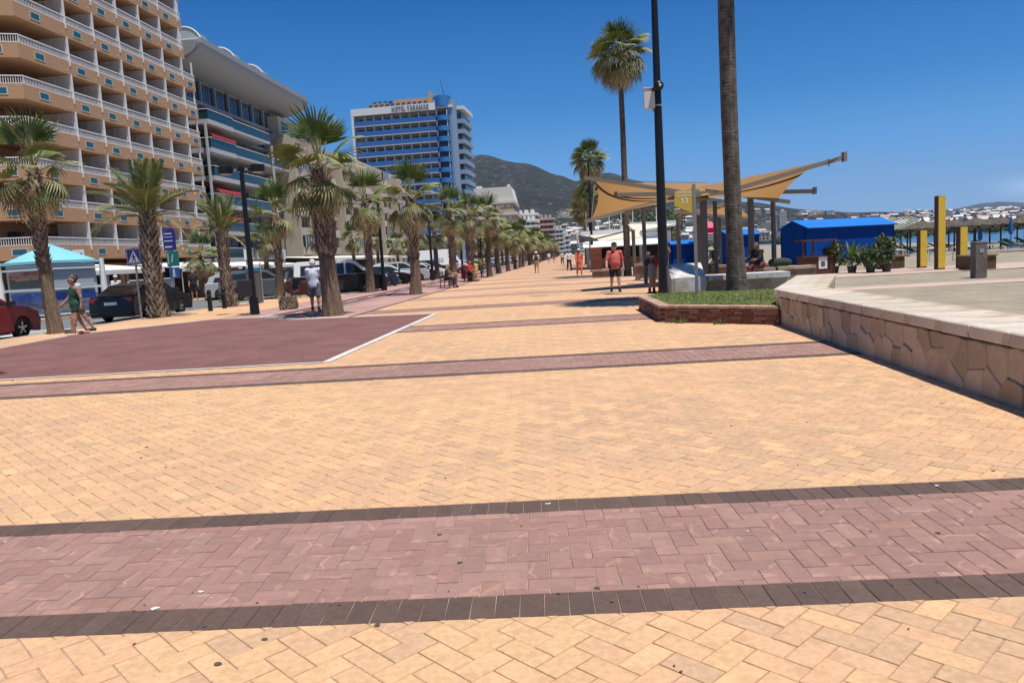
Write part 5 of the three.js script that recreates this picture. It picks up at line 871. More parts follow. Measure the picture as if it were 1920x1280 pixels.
function car(name, kind, label, pos, turn, body, top = body, group, category = 'car', full = true) {
  const K = carParts(kind), { S } = K, t = thing(name, label, category, pos, turn, group), W = S.W, e = S.low[S.low.length - 2][0], b = S.low[1][0];
  part('body', K.lg, body, t); part('cabin', K.cg, top, t); part('windscreen', K.ws, carGlass, t); if (kind !== 'boxvan') part('rear_window', K.rs, carGlass, t); for (const g of K.panes) part('side_window', g, carGlass, t);
  for (const x of S.wx) for (const z of [1, -1]) { const w = new THREE.Group(); w.name = 'wheel'; t.add(w); w.position.set(x, S.r, z * (W / 2 - .12)); part('tyre', K.wheel, tyreM, w); part('rim', K.rim, plastic, w); part('spokes', K.spoke, rimM, w); }
  const [l0, l1] = S.lamps; for (const z of [1, -1]) { part('headlight', box(.22, l1 - l0, .36, e - .14, (l0 + l1) / 2, z * (W / 2 - .27), z * .25), lampM, t); part('tail_light', kind === 'van' || kind === 'boxvan' || kind === 'suv' ? box(.1, .4, .16, b + .03, l1 + .05, z * (W / 2 - .14)) : box(.14, .16, .42, b + .06, l1 + .04, z * (W / 2 - .25), -z * .15), tailM, t); part('mirror', box(.14, .13, .2, S.side[S.side.length - 1][0] - .12, S.side[0][1] + .08, z * (W / 2 + .08)), plastic, t); part('door_handle', box(.18, .025, .03, -.4, S.side[0][1] - .1, z * (W / 2 + .012)), plastic, t); }
  part('bumper', [box(.1, .2, W - .2, e - .02, .42, 0), box(.1, .18, W - .2, b + .02, .42, 0)], plastic, t); part('number_plate', [box(.02, .11, .5, e + .045, .5, 0), box(.02, .11, .5, b - .035, kind === 'sedan' ? .72 : .62, 0)], plateM, t); part('sill', bx(S.wx[0] + .5, S.wx[1] - .5, .2, .3, -W / 2 + .06, W / 2 - .06), plastic, t);
  return t;
}
const P_ = { black: paint([.010, .011, .015], .3), red: paint([.16, .008, .014]), white: paint([.66, .66, .65], 0), grey: paint([.10, .11, .12], .4), blue: paint([.018, .026, .05], .4), silver: paint([.40, .41, .42], .5), night: paint([.014, .017, .024], .4) };
car('parked_car', 'sedan', 'black saloon car on the road behind the crossing sign', [-17.75, -.12, -30.1], Math.PI / 2 + .02, P_.black);
car('parked_car', 'hatch', 'dark red car partly out of frame at the kerb', [-17.8, -.12, -20.7], Math.PI / 2, P_.red);
const heading = Math.atan2(1.2, 2.8);
car('parked_van', 'van', 'white over black van parked behind the thickest palm trunk', [-13.5, -.12, -42.7], heading, P_.black, P_.white, null, 'van');
car('parked_car', 'suv', 'dark grey car parked between two palm trunks beside the parking machine', [-18.4, -.12, -43.4], heading + .1, P_.grey);
car('parked_car', 'hatch', 'silver car mostly hidden behind the date palm trunk', [-21, -.12, -46.4], heading + .1, P_.silver);
car('parked_car', 'suv', 'dark car with pale roof rails beyond the scooter', [-16.8, -.12, -47.5], heading + .1, P_.night);
const lot = [['suv', 'night', 'dark parked car next to the two tone van'], ['hatch', 'blue', 'dark blue parked car, second beyond the two tone van'], ['sedan', 'black', 'black parked saloon behind the bench sitter palm'], ['hatch', 'white', 'white parked car with its bonnet beside the bench sitter palm'], ['suv', 'silver', 'silver parked car behind the bench sitter'], ['hatch', 'night', 'dark parked car before the white delivery van'], ['sedan', 'white', 'white parked saloon beyond the occupied bench'], ['hatch', 'silver', 'silver parked car close behind the delivery van'], ['suv', 'black', 'black parked car close before the delivery van']];
lot.forEach(([k, c, lab], i) => car('parked_car', k, lab, [-13.9 + rnd(-.15, .15), -.12, -46.6 - i * 3.25], heading, P_[c], P_[c], 'cars parked beside the cycle lane'));
car('delivery_van', 'boxvan', 'large white delivery van with blue lettering behind the palms', [-14.1, -.12, -80], heading - .1, P_.white, P_.white, null, 'van');
{ const t = new TextGeometry('ENVIO', { font, size: .34, depth: .01 }); const v = scene.children[scene.children.length - 1]; part('side_lettering', t.translate(-1.2, 1.5, .99), std([.22, .26, .40], .6), v); }
{ // far parked cars: one of each tone, then copies
  const protos = [['hatch', 'white'], ['suv', 'night'], ['sedan', 'silver'], ['hatch', 'black']].map(([k, c]) => [k, c]); let n = 0;
  for (let z = -83.6; z > -200; z -= 3.3) { const [k, c] = protos[(n * 7 + 3 * Math.floor(n / 3)) % 4]; car('parked_car', k, `${{ white: 'white', night: 'dark', silver: 'silver', black: 'black' }[c]} car in the far part of the parking row`, [-13.9, -.12, z], heading, P_[c], P_[c], 'cars far along the parking row'); n++; }
}
{ // scooter
  const s = thing('motor_scooter', 'dark red scooter with a top case beside the palm stump', 'scooter', [-14.3, 0, -38.6], -2.4); const rd = paint([.05, .012, .01]), bk = plastic;
  for (const x of [-.6, .62]) { const w = new THREE.Group(); w.name = 'wheel'; s.add(w); w.position.set(x, .25, 0); part('tyre', new THREE.TorusGeometry(.2, .055, 8, 20), tyreM, w); part('rim', new THREE.CylinderGeometry(.15, .15, .05, 14).rotateX(Math.PI / 2), rimM, w); }
  const sh = new THREE.Shape([[-.85, .45], [-.8, .72], [-.1, .78], [.05, .4], [.4, .35], [.55, .95], [.68, .9], [.6, .3], [-.3, .25]].map(p => new THREE.Vector2(...p))); part('body', new THREE.ExtrudeGeometry(sh, { depth: .26, bevelEnabled: true, bevelSize: .03, bevelThickness: .05, bevelSegments: 2 }).translate(0, 0, -.13), rd, s);
  part('seat', roundBox(.75, .1, .3, .03).translate(-.45, .82, 0), bk, s); part('top_case', roundBox(.36, .3, .4, .05).translate(-.9, 1.0, 0), rd, s); part('handlebar', [bar([.58, .95, 0], [.5, 1.1, 0], .03), bar([.48, 1.1, -.35], [.48, 1.1, .35], .018), bar([.5, 1.12, .3], [.45, 1.3, .38], .01), bar([.5, 1.12, -.3], [.45, 1.3, -.38], .01)], bk, s); part('mirror', [box(.02, .09, .14, .45, 1.34, .38), box(.02, .09, .14, .45, 1.34, -.38)], bk, s); part('windshield', box(.02, .4, .4, .62, 1.2, 0, 0, 0, .3), phys([.5, .5, .5], .1, { transmission: .8, thickness: 0 }), s); part('headlight', new THREE.SphereGeometry(.09, 8, 6).translate(.68, .92, 0), lampM, s); part('number_plate', box(.02, .2, .22, -1.0, .55, 0), plateM, s); part('side_stand', bar([-.1, .28, .1], [-.15, .0, .28], .015), bk, s);
}
{ // bicycle pushed by the man in the checked shirt
  const b = thing('bicycle', 'bicycle half hidden behind the thickest palm trunk', 'bicycle', [-8.25, 0, -25.75], Math.PI / 2 + .15); const fm = phys([.5, .5, .52], .35, { metalness: .4 });
  for (const x of [-.52, .52]) { const w = new THREE.Group(); w.name = 'wheel'; b.add(w); w.position.set(x, .34, 0); part('tyre', new THREE.TorusGeometry(.32, .022, 6, 26), tyreM, w); const sp = []; for (let i = 0; i < 12; i++) sp.push(box(.004, .3, .004, 0, .15, 0).rotateZ(i * .5236)); part('spokes', sp, rimM, w); }
  part('frame', [bar([-.52, .34, 0], [-.1, .3, 0], .014), bar([-.1, .3, 0], [-.22, .82, 0], .016), bar([-.1, .3, 0], [.38, .78, 0], .018), bar([-.2, .76, 0], [.36, .82, 0], .016), bar([-.52, .34, 0], [-.21, .74, 0], .012), bar([.52, .34, 0], [.36, .92, 0], .016)], fm, b); part('saddle', roundBox(.26, .06, .15, .02).translate(-.23, .88, 0), plastic, b); part('handlebar', [bar([.36, .92, 0], [.33, 1.02, 0], .014), bar([.3, 1.02, -.3], [.3, 1.02, .3], .012)], plastic, b); part('crank', [new THREE.CylinderGeometry(.09, .09, .01, 16).rotateX(Math.PI / 2).translate(-.1, .3, .05), box(.03, .17, .02, -.1, .22, .07), box(.03, .17, .02, -.1, .38, -.07)], plastic, b); part('front_basket', [bx(.42, .72, .72, .74, -.16, .16), bx(.42, .44, .74, .96, -.16, .16), bx(.7, .72, .74, .96, -.16, .16)], plastic, b);
}
// =================== STREET FURNITURE, LEFT SIDE ===================
function twinLamp(label, pos, h, group) {
  const l = thing('street_lamp', label, 'street lamp', pos, 0, group); part('pole', new THREE.CylinderGeometry(.075, .11, h, 12).translate(0, h / 2, 0), blackMetal, l); part('base_collar', cyl(.15, .17, .6), blackMetal, l);
  part('cross_arm', box(1.15, .08, .08, 0, h - .12, 0), blackMetal, l); for (const s of [-1, 1]) { const d = part('lamp_head', new THREE.CylinderGeometry(.25, .24, .24, 20).translate(s * .58, h - .1, 0), blackMetal, l); part('lamp_lens', new THREE.CylinderGeometry(.2, .2, .02, 18).translate(s * .58, h - .235, 0), std([.5, .5, .48], .3), d); part('fixing_plate', box(.1, .08, .02, s * .2, h - .12, .06), galv, l); } return l;
}
{ const l = twinLamp('black twin headed lamp post with a litter bin near the bollards', [-11.35, 0, -26.1], 5.15); part('litter_bin', roundBox(.5, .6, .4, .03).translate(-.22, .95, 0), plastic, l); }
twinLamp('black twin headed lamp post in front of the two tone van', [-10.8, 0, -42.5], 5.15);
for (let i = 0; i < 6; i++) twinLamp('black twin headed lamp post far along the palm row', [-10.9, 0, -58 - i * 16], 5.2, 'lamp posts along the cycle lane');
for (const [x, z, h, lab] of [[1.55, -66, 9.2, 'thin dark lamp post beside the round crowned slim palm'], [1.9, -88, 9, 'thin dark lamp post farthest along the beach bar']]) { const l = thing('street_lamp', lab, 'street lamp', [x, 0, z]); part('pole', new THREE.CylinderGeometry(.07, .13, h, 10).translate(0, h / 2, 0), blackMetal, l); part('lamp_head', box(.6, .12, .25, -.4, h - .05, 0), blackMetal, l); part('equipment_box', box(.25, .4, .25, -.15, h * .72, 0), blackMetal, l); }
{ // pedestrian crossing sign
  const s = thing('crossing_sign', 'square blue pedestrian crossing sign on a grey pole', 'sign', [-16.3, 0, -27.35], -.12); part('pole', cyl(.04, .04, 2.65, 0, 0, 0, 10), galv, s);
  const p = part('sign_plate', roundBox(.6, .6, .03, .01).translate(0, 2.32, .05), std([.012, .045, .22], .5), s), W = std([.72, .73, .74], .5), K = std([.02, .02, .025], .6);
  const tri = new THREE.Shape([[-.25, 2.1], [.25, 2.1], [0, 2.55]].map(q => new THREE.Vector2(...q))); part('triangle_mark', new THREE.ExtrudeGeometry(tri, { depth: .004, bevelEnabled: false }).translate(0, 0, .067), W, p);
  const fig = [new THREE.CylinderGeometry(.03, .03, .004, 12).rotateX(Math.PI / 2).translate(.0, 2.43, .074), box(.06, .12, .004, 0, 2.33, .074), beam([0, 2.28, .074], [-.07, 2.13, .074], .004, .035), beam([0, 2.28, .074], [.07, 2.13, .074], .004, .035), beam([0, 2.37, .074], [-.09, 2.28, .074], .004, .025), beam([0, 2.37, .074], [.08, 2.27, .074], .004, .025)]; part('walker_mark', fig, K, p); part('plate_border', [box(.56, .012, .003, 0, 2.59, .067), box(.56, .012, .003, 0, 2.05, .067), box(.012, .55, .003, -.275, 2.32, .067), box(.012, .55, .003, .275, 2.32, .067)], W, p); part('rear_plate', roundBox(.6, .6, .02, .01).translate(.0, 2.32, .015), galv, s);
}
{ // stack of blue and green direction signs
  const s = thing('direction_signs', 'stacked blue and green information signs on a pole behind the date palm', 'sign', [-18.6, 0, -34.0], -.1); part('pole', cyl(.045, .045, 3.55, 0, 0, 0, 10), galv, s); const W = std([.66, .66, .7], .5);
  const a = part('sign_plate', roundBox(.62, 1.0, .04, .01).translate(.12, 3.2, .05), std([.018, .02, .20], .5), s); part('white_lines', [box(.4, .05, .003, .08, 3.45, .073), box(.45, .03, .003, .08, 3.3, .073), box(.44, .045, .003, .08, 3.12, .073), box(.36, .07, .003, .06, 2.85, .073)], W, a);
  const b = part('sign_plate', roundBox(.6, .7, .04, .01).translate(.2, 2.3, .05), std([.012, .16, .15], .5), s); part('arrow_mark', [beam([.15, 2.15, .073], [.22, 2.5, .073], .003, .07), box(.05, .5, .003, -.02, 2.3, .073)], std([.4, .55, .52], .5), b);
  const c = part('sign_plate', roundBox(.5, .5, .04, .01).translate(.22, 1.66, .05), std([.02, .10, .28], .5), s); part('walker_mark', [box(.1, .3, .003, .2, 1.68, .073), box(.2, .04, .003, .2, 1.5, .073)], W, c);
}
for (const [x, z, lab] of [[-14.95, -30.1, 'black bollard nearer the zebra crossing'], [-15.1, -31.7, 'black bollard beside the slim date palm']]) { const b = thing('bollard', lab, 'bollard', [x, 0, z]); part('shaft', cyl(.085, .095, .8, 0, 0, 0, 14), blackMetal, b); part('cap', new THREE.SphereGeometry(.085, 12, 6, 0, 6.3, 0, 1.57).translate(0, .8, 0), blackMetal, b); part('band', cyl(.09, .09, .05, 0, .62, 0, 14), std([.06, .05, .05], .5), b); }
{ const m = thing('parking_machine', 'grey parking ticket machine with a blue top by the lamp post', 'machine', [-15.2, 0, -35.2]); part('cabinet', roundBox(.55, 1.45, .42, .03).translate(0, .75, 0), std([.12, .125, .12], .6), m); part('top', roundBox(.58, .22, .45, .04).translate(0, 1.58, 0), std([.03, .18, .36], .5), m); part('screen', box(.28, .18, .01, 0, 1.2, .215), std([.05, .06, .07], .3), m); part('side_post', cyl(.03, .03, 1.9, .36, 0, 0, 8), galv, m); }
{ // palm stump
  const r = mulberry(31), s = thing('palm_stump', 'short cut palm stump between the lamp post and cyclist', 'tree stump', [-10.95, 0, -28.3]); part('trunk', trunkGeo([[-.1, .34], [0, .34], [.25, .3], [.46, .31], [.5, .28], [.5, .01]], 14), barkMat, s); part('leaf_bases', boots(r, .0, .42, () => .31, 70, 0, 1, .8, [.22, .17, .12]), bootMat, s).userData.kind = 'stuff';
}
{ // information kiosk with a pale blue pyramid roof
  const k = thing('information_kiosk', 'white information kiosk with pale blue pyramid roof and photo panels', 'kiosk', [-23.9, 0, -33.3], -.25); const wh = std([.72, .73, .75], .6), cy = std([.24, .60, .70], .5), S = 1.45;
  for (const [x, z] of [[-S, -S], [S, -S], [-S, S], [S, S]]) part('leg', new THREE.CylinderGeometry(.1, .2, 2.55, 4, 1).rotateY(Math.PI / 4).translate(x, 1.27, z), wh, k);
  part('roof', new THREE.ConeGeometry(1.95, .85, 4).rotateY(Math.PI / 4).translate(0, 2.88, 0), cy, k); part('eave', bx(-1.42, 1.42, 2.38, 2.5, -1.42, 1.42), cy, k);
  const frames = [bx(-1.3, 1.3, 1.2, 1.3, 1.34, 1.44), bx(-1.3, 1.3, 2.1, 2.18, 1.34, 1.44), bx(-1.3, 1.3, .08, .16, 1.34, 1.44), bx(1.34, 1.44, 1.2, 1.3, -1.3, 1.3), bx(1.34, 1.44, .08, .16, -1.3, 1.3), bx(1.34, 1.44, 2.1, 2.18, -1.3, 1.3)]; part('cross_rail', frames, std([.55, .68, .70], .5), k); part('inner_wall', bx(-1.25, 1.25, .1, 2.35, -1.25, 1.25), std([.42, .44, .48], .7), k);
  const pic = (cols, seed) => texture(64, (u, v) => { const n = fbm(u, v, 4, 4, seed); return mixc(v > .55 + .3 * (n - .5) ? cols[0] : cols[1], cols[2], Math.max(0, Math.min(1, (n - .45) * 3))); });
  const pa = std([1, 1, 1], .5, { map: pic([[.62, .5, .42], [.25, .32, .3], [.45, .2, .14]], 5) }), pb = std([1, 1, 1], .5, { map: pic([[.3, .45, .75], [.55, .5, .45], [.15, .28, .62]], 9) }), pc = std([.36, .38, .42], .4);
  part('photo_panel', box(2.1, .72, .03, 0, 1.68, 1.3), pa, k); part('photo_panel', box(2.1, .85, .03, 0, .68, 1.3), pb, k); part('photo_panel', box(.03, .72, 2.1, 1.3, 1.68, 0), pc, k); part('photo_panel', box(.03, .85, 2.1, 1.3, .68, 0), pb, k);
}
{ const s = thing('shop_sign', 'white tall sign board with a dark diagonal bar above the kiosk', 'sign', [-26.5, 0, -39.2]); part('board', bx(-.3, .3, 2.1, 3.2, -.05, .05), std([.6, .62, .64], .6), s); part('diagonal_bar', beam([-.18, 2.3, .06], [.2, 3.0, .06], .01, .12), std([.06, .09, .16], .6), s); part('pole', cyl(.05, .05, 2.1, 0, 0, 0, 8), galv, s); }
// restaurant terraces in front of the hotel
function terrace(label, x0, x1, z0, z1, y, wall) {
  const t = thing('restaurant_awning', label, 'awning'); const cv = std([.72, .70, .64], .8); const g = new THREE.BufferGeometry(); 
  part('canopy', box(Math.hypot(x1 - x0, .45), .05, Math.abs(z1 - z0), (x0 + x1) / 2, y + .22, (z0 + z1) / 2, 0, 0, -Math.atan2(.45, x1 - x0)), cv, t); part('valance', bx(x1 - .02, x1 + .02, y - .22, y, Math.min(z0, z1), Math.max(z0, z1)), cv, t);
  for (let z = Math.max(z0, z1) - .1; z >= Math.min(z0, z1); z -= Math.abs(z1 - z0) / 4 - .06) part('support_post', cyl(.04, .04, y + .02, x1 - .12, 0, z, 8), std([.4, .4, .4], .5), t);
  part('bar_front', planar(bx(x0 - .2, x0, 0, y + .5, Math.min(z0, z1), Math.max(z0, z1)), 1), std(wall, .9), t); return t;
}
terrace('white slanted awning between the kiosk and the crossing sign', -29, -24.8, -37.2, -44.6, 2.0, [.05, .03, .025]);
terrace('long white awning behind the date palms', -28, -24.4, -46, -54.6, 1.95, [.06, .03, .025]);
terrace('cream awning with a pale upper sign behind the slim fan palm', -29, -24.4, -55.4, -68, 1.9, [.07, .05, .04]);
terrace('cream awning row in front of the beige apartment block', -32, -26, -78, -120, 2.4, [.10, .08, .07]);
{ const s = thing('shop_sign', 'white gabled shop sign above the cream awning', 'sign', [-24.9, 0, -60]); part('board', bx(-.1, .1, 2.4, 3.2, -4.5, 3.5), std([.72, .72, .70], .6), s); part('grey_panel', bx(.1, .13, 2.55, 3.0, -4, .5), std([.34, .38, .42], .5), s); part('leg', [bx(-.05, .05, 0, 2.4, -4.4, -4.2), bx(-.05, .05, 0, 2.4, 3.2, 3.4)], galv, s); }
{ const w = thing('restaurant_screen', 'brown wooden screen wall with a white menu board', 'wall', [-24.2, 0, -49.6], .9); const m = [std([.26, .10, .05], .85, { map: T.bark }), std([.22, .085, .045], .85, { map: T.bark })]; for (let i = 0; i < 12; i++) part('plank', bx(-1.8 + i * .3, -1.8 + i * .3 + .285, 0, 1.75, -.03, .03), m[i % 2], w); part('top_rail', bx(-1.85, 1.85, 1.75, 1.85, -.06, .06), m[1], w); part('menu_board', bx(.1, 1.25, .45, 1.6, .035, .06), std([.55, .56, .54], .6), w); part('menu_lines', [0, 1, 2, 3].map(i => bx(.35, 1.0, 1.35 - i * .05, 1.36 - i * .05, .06, .064)), std([.15, .15, .15], .7), w); part('light_panel', bx(-1.6, -.6, .5, 1.6, .035, .05), std([.45, .33, .26], .7), w); }
{ const f = thing('terrace_fence', 'white framed glass fence panels beside the restaurant terrace', 'fence', [-23.3, 0, -38.2]); for (let i = 0; i < 3; i++) { const p = part('glass_panel', bx(-.01, .01, .2, 1.35, -i * 1.6 - 1.45, -i * 1.6 - .05), phys([.6, .65, .66], .08, { transmission: .75, thickness: 0 }), f); part('panel_frame', [bx(-.03, .03, .1, 1.42, -i * 1.6 - .06, -i * 1.6), bx(-.03, .03, 1.36, 1.42, -i * 1.6 - 1.5, -i * 1.6), bx(-.03, .03, .1, .18, -i * 1.6 - 1.5, -i * 1.6)], whiteRail, p); } }
{ const a = thing('wall_cabinet', 'pale upright air conditioning cabinet behind the black saloon', 'cabinet', [-24.2, 0, -42.4]); part('casing', roundBox(.5, 1.5, .45, .02).translate(0, .75, 0), std([.55, .54, .50], .6), a); part('grille', bx(-.15, .15, .5, 1.3, .225, .235), std([.2, .2, .2], .7), a); }
// benches on the edge of the promenade
function bench(label, z, group) { const b = thing('iron_bench', label, 'bench', [-7.0, 0, z], Math.PI / 2, group); for (let i = 0; i < 5; i++) part('seat_slat', box(1.5, .03, .07, 0, .44, -.2 + i * .09), blackMetal, b); for (let i = 0; i < 4; i++) part('back_slat', box(1.5, .07, .03, 0, .56 + i * .1, -.26 - i * .025), blackMetal, b); for (const x of [-.65, .65]) { part('leg', [bar([x, .44, .2], [x, 0, .24], .022), bar([x, .44, -.22], [x, 0, -.27], .022), bar([x, .42, -.24], [x, .9, -.36], .022)], blackMetal, b); part('armrest', [bar([x, .64, -.28], [x, .62, .2], .018), bar([x, .62, .2], [x, .44, .2], .018)], blackMetal, b); } return b; }
bench('black iron bench with the grey haired sitter', -41.4); bench('black iron bench with the person in red', -50.6); bench('black iron bench third along the promenade edge', -59.6); bench('black iron bench fourth along the promenade edge', -69.8);
for (const [x, z, c, lab] of [[-7.7, -48.2, [.32, .02, .02], 'red litter bin behind the second bench'], [-7.7, -53.0, [.36, .03, .02], 'red litter bin just past the person in red'], [-7.6, -57.8, [.62, .46, .05], 'yellow litter bin before the third bench']]) { const b = thing('litter_bin', lab, 'bin', [x, 0, z]); part('drum', cyl(.24, .22, .85, 0, .12, 0, 14), std(c, .5), b); part('lid', cyl(.1, .26, .14, 0, .97, 0, 14), std(c.map(v => v * .7), .5), b); part('foot', cyl(.05, .05, .12, 0, 0, 0, 8), blackMetal, b); }
// =================== PEOPLE ===================
function sdf(caps, k, cell, hem) { // tapered capsules joined with a smooth minimum, meshed with marching cubes
  const lo = V(1e9, 1e9, 1e9), hi = V(-1e9, -1e9, -1e9); for (const c of caps) for (const [p, r] of [[c[0], c[2]], [c[1], c[3]]]) { lo.min(V(p[0] - r, p[1] - r, p[2] - r)); hi.max(V(p[0] + r, p[1] + r, p[2] + r)); }
  const ext = Math.max(hi.x - lo.x, hi.y - lo.y, hi.z - lo.z) + k * 2 + cell * 6, n = Math.min(120, Math.max(16, Math.ceil(ext / cell))), h = n / 2, half = ext / 2, cx = (lo.x + hi.x) / 2, cy = (lo.y + hi.y) / 2, cz = (lo.z + hi.z) / 2;
  const mc = new MarchingCubes(n, new THREE.MeshBasicMaterial(), false, false, 90000); mc.isolation = 0; const F = mc.field; F.fill(-9); const w2i = (v, c) => (v - c) / half * h + h;
  for (const [a, b, ra, rb] of caps) {
    const m = Math.max(ra, rb) + k + cell * 2.5, r3 = (q, c) => [Math.max(0, Math.floor(w2i(q[0], c))), Math.min(n - 1, Math.ceil(w2i(q[1], c)))];
    const [x0, x1] = r3([Math.min(a[0], b[0]) - m, Math.max(a[0], b[0]) + m], cx), [y0, y1] = r3([Math.min(a[1], b[1]) - m, Math.max(a[1], b[1]) + m], cy), [z0, z1] = r3([Math.min(a[2], b[2]) - m, Math.max(a[2], b[2]) + m], cz);
    const dx = b[0] - a[0], dy = b[1] - a[1], dz = b[2] - a[2], L2 = dx * dx + dy * dy + dz * dz || 1e-9;
    for (let z = z0; z <= z1; z++) for (let y = y0; y <= y1; y++) for (let x = x0; x <= x1; x++) {
      const px = (x - h) / h * half + cx - a[0], py = (y - h) / h * half + cy - a[1], pz = (z - h) / h * half + cz - a[2]; let t = (px * dx + py * dy + pz * dz) / L2; t = t < 0 ? 0 : t > 1 ? 1 : t;
      const ex = px - dx * t, ey = py - dy * t, ez = pz - dz * t, d = Math.sqrt(ex * ex + ey * ey + ez * ez) - (ra + (rb - ra) * t), i = x + y * n + z * n * n, o = -F[i]; let q = Math.max(k - Math.abs(d - o), 0) / k; F[i] = -(Math.min(d, o) - q * q * k * .25);
    }
  }
  if (hem != null) for (let z = 0; z < n; z++) for (let y = 0; y < n; y++) { const v = (y - h) / h * half + cy - hem; if (v < cell * 3) for (let x = 0; x < n; x++) { const i = x + y * n + z * n * n; if (F[i] > v) F[i] = v; } }
  mc.update(); const cnt = mc.count, g = new THREE.BufferGeometry(), P = new Float32Array(mc.positionArray.slice(0, cnt * 3)); for (let i = 0; i < cnt; i++) { P[3 * i] = P[3 * i] * half + cx; P[3 * i + 1] = P[3 * i + 1] * half + cy; P[3 * i + 2] = P[3 * i + 2] * half + cz; }
  g.setAttribute('position', new THREE.BufferAttribute(P, 3)); const mg = mergeVertices(g, 1e-4); mg.computeVertexNormals(); return fix(mg);
}
const SK = { fair: [.52, .30, .21], tanned: [.36, .185, .115], brown: [.26, .13, .08] };
const cloth = (c, o = {}) => std(c, .9, o), mulv = (a, s) => a.map(v => v * s);
function person(label, pos, turn, o, group) {
  const t = thing('person', label, 'person', pos, turn, group), s = (o.h ?? 1.7) / 1.7, cell = o.cell ?? .021, fat = o.fat ?? 1, rot = (p, a) => { const y = p[1] - .92, z = p[2]; return [p[0], .92 + y * Math.cos(a) - z * Math.sin(a), z * Math.cos(a) + y * Math.sin(a)]; };
  const ln = (o.lean ?? 0) * D, up = p => rot(p, ln), add = (a, b) => [a[0] + b[0], a[1] + b[1], a[2] + b[2]], dir = (a, out = 0) => [Math.sin(out), -Math.cos(a) * Math.cos(out), Math.sin(a) * Math.cos(out)];
  const J = {}; J.pel = [0, .93, 0]; J.chest = up([0, 1.24, 0]); J.top = up([0, 1.36, 0]); J.neck = up([0, 1.46, .01]); const hn = (o.nod ?? 0) * D; J.head = add(J.neck, [0, .125 * Math.cos(ln * .6 + hn), .02 + .125 * Math.sin(ln * .6 + hn)]); J.crown = add(J.head, [0, .04, -.012]);
  const legs = o.legs ?? [[8, 6], [-8, 10]], arms = o.arms ?? [[-14, 8, 12], [16, 8, 16]]; const B = [], L = [], A = [];
  [1, -1].forEach((sd, i) => { const [th, kn, ou = 3] = legs[i], hip = [sd * .095, .9, 0], knee = add(hip, mulv(dir(th * D, sd * ou * D), .43)), ank = add(knee, mulv(dir((th - kn) * D, sd * ou * .4 * D), .41)), fa = (th - kn) * D * .35, toe = add(ank, [sd * .02, -.055, .15]), heel = add(ank, [0, -.06, -.045]); L.push({ hip, knee, ank, toe, heel }); });
  const fl = Math.min(...L.map(l => l.ank[1])) - .075; const sh = o.seat ? o.seat - .80 * 1 / 1 : -fl; // seat: height of the hips over the seat
  [1, -1].forEach((sd, i) => { const [sw, ou, el] = arms[i], sho = up([sd * .175 * Math.sqrt(fat), 1.37, 0]), elb = add(sho, mulv(dir(sw * D + ln * .35, sd * ou * D), .28)), wr = add(elb, mulv(dir((sw + el) * D + ln * .35, sd * (ou * .4 - el * .06) * D), .25)), hd = add(wr, mulv(dir((sw + el + 8) * D + ln * .35, sd * (ou * .3 - el * .06) * D), .085)); A.push({ sho, elb, wr, hd, sd }); });
  const c = (a, b, ra, rb) => [a, b, ra, rb];
  const torso = [c(J.pel, J.chest, .125 * fat, .125 * fat), c(up([.06, 1.2, .0]), up([.085, 1.33, 0]), .1 * fat, .085), c(up([-.06, 1.2, 0]), up([-.085, 1.33, 0]), .1 * fat, .085), c([.06, .9, 0], [-.06, .9, 0], .115 * fat, .115 * fat)]; if (o.belly) torso.push(c(up([0, 1.03, .045]), up([0, 1.18, .035]), .155 * o.belly, .14 * o.belly));
  const leg = l => [c(l.hip, l.knee, .085 * Math.sqrt(fat), .054), c(l.knee, add(l.knee, mulv([l.ank[0] - l.knee[0], l.ank[1] - l.knee[1], l.ank[2] - l.knee[2]], .35)), .052, .054), c(l.knee, l.ank, .05, .036), c(l.heel, l.toe, .036, .03)], arm = a => [c(J.top, a.sho, .07, .058), c(a.sho, a.elb, .052, .04), c(a.elb, a.wr, .04, .027), c(a.wr, a.hd, .03, .034)];
  const hd = [c(J.head, J.crown, .082, .092), c(J.neck, J.head, .055, .06), c(add(J.head, [0, -.045, .035]), add(J.head, [0, -.06, .04]), .05, .042), c(add(J.head, [0, .0, .085]), add(J.head, [0, -.022, .1]), .012, .016), c(add(J.head, [.083, .0, -.005]), add(J.head, [.085, .02, -.01]), .016, .018), c(add(J.head, [-.083, 0, -.005]), add(J.head, [-.085, .02, -.01]), .016, .018)];
  const skin = std(o.skin ?? SK.fair, .7); const body = [...torso, ...hd, ...L.flatMap(leg), ...A.flatMap(arm)];
  const root = new THREE.Matrix4().makeTranslation(0, o.seat ? o.seat - (.9 - .115) : -fl, 0).premultiply(new THREE.Matrix4().makeScale(s, s, s)); if (o.seat) root.makeTranslation(0, o.seat / s - .79, 0).premultiply(new THREE.Matrix4().makeScale(s, s, s));
  const put = (name, geo, m) => part(name, (Array.isArray(geo) ? merge(geo) : geo).applyMatrix4(root), m, t);
